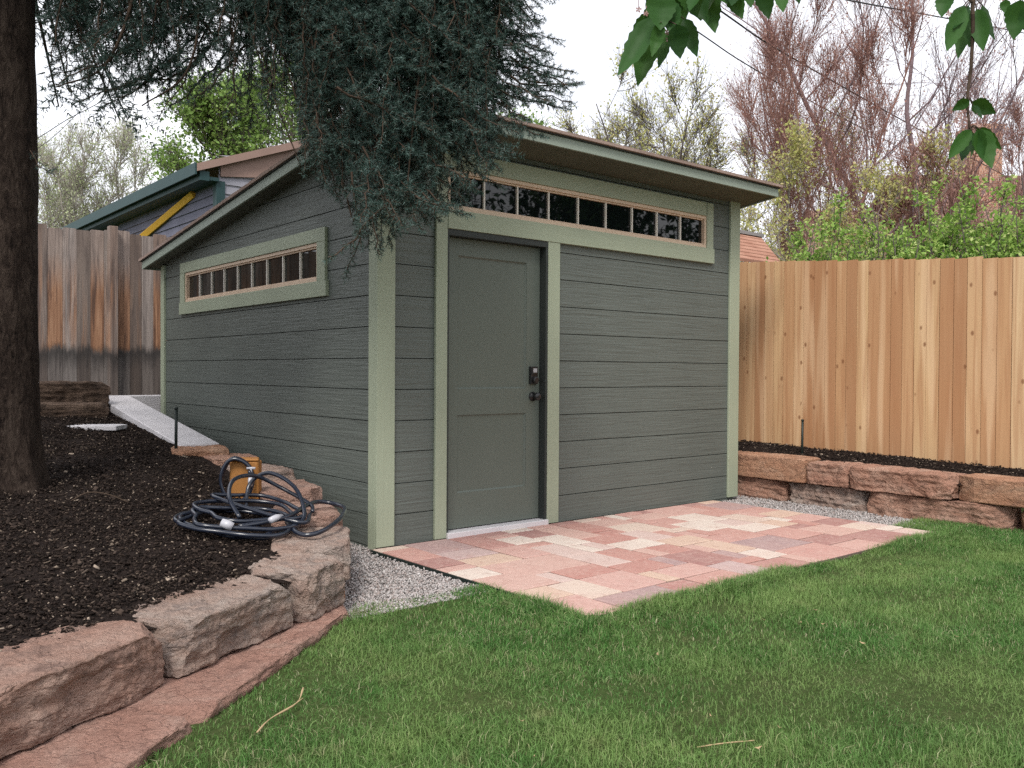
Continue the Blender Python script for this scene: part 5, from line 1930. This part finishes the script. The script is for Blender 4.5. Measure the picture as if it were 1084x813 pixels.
# ------------------------------------------------------------------ overhead wires
for (pts, r, lab) in (((at(690, -42, 11), at(775, 20, 13), at(840, 62, 15.5), at(1000, 152, 22), at(1100, 205, 30)), 0.014, 'upper black cable slanting down across the bare trees'),
                      ((at(690, 0, 11), at(748, 40, 12.5), at(790, 68, 14), at(860, 108, 17), at(960, 160, 22), at(1060, 210, 30)), 0.010, 'lower black cable slanting down across the bare trees'),
                      ((at(860, -10, 12), at(897, 0, 13), at(1000, 19, 16), at(1084, 35, 20), at(1160, 52, 24)), 0.012, 'single cable near the top right corner behind the hanging leaves'),
                      ((at(-10, 172, 20), at(40, 146, 20), at(72, 126, 21), at(110, 106, 22), at(190, 60, 24)), 0.010, 'thin cable rising from the trunk toward the spruce boughs'),
                      ((at(20, 170, 22), at(55, 146, 22), at(90, 113, 22.5), at(140, 70, 24)), 0.008, 'second thin cable crossing the sky beside the spruce trunk')):
    m = MB()
    m.tube(catmull(pts, 5), r, 5)
    tag(m.build('overhead_wire', MAT['wire'], loc=tuple(pts[0])), lab, 'cable', 'overhead cables')

# ------------------------------------------------------------------ cherry tree overhead: trunk beside the camera, twigs hang into view
ctr = CAM + 2.6 * CR - 0.9 * np.array([CF[0], CF[1], 0]) / np.hypot(CF[0], CF[1])
ctr = np.array([ctr[0], ctr[1], -0.06])
cher = thing('cherry_tree', tuple(ctr), 'cherry tree whose green leaf twigs hang into the top of the picture', 'cherry tree')
m = MB()
fork = ctr + np.array([0, 0, 1.75])
m.tube(catmull([ctr + np.array([0, 0, -0.1]), ctr + np.array([0.03, 0.02, 0.8]), fork, ctr + np.array([-0.1, 0.1, 2.9]), ctr + np.array([-0.15, 0.2, 4.0])], 5), [0.12 - 0.004 * k for k in range(21)], 12)
m.build('trunk', BK['grey'], cher, smooth=True)
LF['cherry'] = NT('cherry leaf green', 0.42, 0.4).m
t = NT('cherry leaves', 0.55, 0.2)
colr = t.ramp(t.island(), [(0, (0.014, 0.05, 0.012)), (0.5, (0.024, 0.078, 0.016)), (1, (0.04, 0.11, 0.022))])
t.color(colr)
tr = t.n('ShaderNodeBsdfTranslucent')
t.l(t.mix(0.5, colr, (0.12, 0.24, 0.02)), tr.inputs['Color'])
ms = t.n('ShaderNodeMixShader')
ms.inputs[0].default_value = 0.25
t.l(t.b.outputs[0], ms.inputs[1])
t.l(tr.outputs[0], ms.inputs[2])
t.l(ms.outputs[0], t.t.nodes['Material Output'].inputs['Surface'])
LF['cherry'] = t.m


def cherry_leaf(M, base, tip, width, seed):
    """ovate leaf with a folded midrib, drooping tip and toothed rim"""
    g = np.random.default_rng(seed)
    base, tip = np.array(base), np.array(tip)
    ax = tip - base
    ln = np.linalg.norm(ax)
    ax /= ln
    view = unit((base + tip) / 2 - CAM)
    side = unit(np.cross(ax, view) + g.normal(0, 0.35, 3))
    side = unit(side - ax * (side @ ax))
    nr = np.cross(ax, side)
    n = 12
    rows = []
    for i in range(n + 1):
        f = i / n
        wv = width * 0.5 * (math.sin(PI * min(1, f ** 0.75)) ** 0.8) * (1 - 0.25 * f) * (1 + 0.06 * (-1) ** i) if 0 < i < n else 0.0012
        bend = -0.10 * ln * math.sin(PI * f) * g.uniform(0.8, 1.2)
        c = base + ax * ln * f + nr * bend
        fold = 0.35
        rows.append([c - side * wv + nr * wv * fold, c - side * wv * 0.5 + nr * wv * fold * 0.6, c, c + side * wv * 0.5 + nr * wv * fold * 0.6, c + side * wv + nr * wv * fold])
    pts = [p for r_ in rows for p in r_]
    fcs = []
    for i in range(n):
        for k in range(4):
            a = i * 5 + k
            fcs.append((a, a + 1, a + 6, a + 5))
    M.poly(pts, fcs)


def leaf_px(M, W_, root, b, tp, wpx, d, seed):
    rn_ = random.Random(seed)
    dd = d + rn_.uniform(-0.05, 0.05)
    B = at(b[0], b[1], dd)
    T_ = at(tp[0], tp[1], dd + rn_.uniform(-0.04, 0.02))
    cherry_leaf(M, B, T_, wpx * d / FPX * 1.15, seed)
    W_.line([np.array(root), (np.array(root) + B) / 2 + np.array([0, 0, 0.006]), B], 0.0013, 0.001)


CLUST = [
    (1.62, [(720, -90), (712, -30), (702, 8), (694, 22)], [
        ((690, 18), (654, 80), 25), ((692, 20), (675, 91), 28), ((700, -8), (699, 32), 30), ((714, -10), (722, 30), 28), ((706, 34), (697, 72), 13), ((716, 26), (720, 62), 24), ((724, 20), (738, 60), 17),
        ((704, -20), (684, 14), 24), ((708, 2), (712, 36), 22), ((732, -10), (748, 22), 22), ((696, 4), (684, 36), 20), ((718, -4), (708, 24), 24), ((742, -22), (730, 12), 24), ((700, 24), (690, 60), 14), ((728, -18), (738, 18), 26), ((690, 14), (668, 50), 20)]),
    (1.7, [(800, -95), (770, -45), (752, -18)], [((746, -14), (757, 35), 29), ((738, -16), (742, 22), 26), ((772, -16), (786, 20), 20), ((762, -20), (770, 4), 22), ((792, -20), (795, 8), 16), ((806, -18), (814, 20), 20), ((756, -20), (748, 14), 24), ((778, -24), (774, 6), 22), ((816, -24), (806, 4), 18), ((842, -22), (846, 4), 16), ((826, -20), (829, 13), 16)]),
    (1.55, [(1050, -90), (1036, -30), (1030, 2), (1030, 30), (1028, 70), (1024, 106), (1026, 136)], [
        ((1002, -8), (997, 18), 18), ((1022, 8), (1002, 54), 20), ((1024, 10), (1014, 62), 20), ((1030, 12), (1026, 50), 16), ((1034, 10), (1041, 54), 18), ((1040, 6), (1053, 42), 10), ((1020, 6), (1010, 30), 18),
        ((1029, 108), (1054, 120), 17), ((1026, 106), (1008, 117), 11), ((1030, 112), (1040, 126), 16), ((1028, 138), (1004, 168), 15), ((1027, 139), (1018, 170), 15), ((1034, 138), (1041, 168), 18), ((1038, 137), (1050, 178), 24),
        ((1029, 140), (1028, 166), 9), ((1034, 136), (1060, 158), 14)]),
    (1.5, [(1110, -60), (1094, -20), (1084, -4)], [((1080, 0), (1073, 42), 24), ((1064, 0), (1064, 14), 10), ((1090, 4), (1094, 40), 22)]),
]
seed = 900
for ci, (d, stem, leaves) in enumerate(CLUST):
    W_, M, FL = Segs(), MB(), MB()
    st3 = [at(a, b, d) for a, b in stem]
    top3 = st3[0]
    limb = catmull([fork if ci % 2 == 0 else ctr + np.array([-0.1, 0.1, 2.6]), (fork + top3) / 2 + np.array([0, 0, 0.75]), top3 + np.array([0.02, 0.02, 0.18]), top3], 6)
    W_.line(limb, 0.026, 0.006)
    W_.line(catmull(st3, 4), 0.0045, 0.0022)
    for (b, tp, wpx) in leaves:
        seed += 1
        k = int(np.argmin([math.hypot(a - b[0], c - b[1]) for a, c in stem]))
        leaf_px(M, W_, st3[k], b, tp, wpx, d, seed)
    V, Q = sticks(W_.arrays(), 5)
    br_ = np_mesh('branch', V, [Q], MAT['twigwood'], cher)
    M.build('leaves', LF['cherry'], br_, smooth=True)
    for (fx, fy) in {0: [(711, 38), (706, 34), (684, 14), (676, 10), (708, 42)], 2: [(1016, 122), (1012, 128), (1020, 118), (1022, 126), (1006, 117), (1018, 132), (1034, 132), (1024, 133), (1004, 14)], 3: [(1062, 8), (1066, 12)]}.get(ci, []):
        p = at(fx, fy, d)
        rn_ = random.Random(int(fx))
        for q in range(5):
            an = q * 2 * PI / 5
            u_, v_ = CR * math.cos(an) + CU * math.sin(an), CF * rn_.uniform(-0.5, 0.5)
            e = p + (u_ + v_) * 0.0036
            sd = np.cross(u_, CF) * 0.002
            FL.poly([p, e + sd, e + u_ * 0.003, e - sd], [(0, 1, 2, 3)])
        W_2 = p + np.array([0, 0, 0.02])
        FL.tube([p, W_2], 0.0007, 4)
    if FL.f:
        FL.build('blossoms', MAT['flower'], br_)
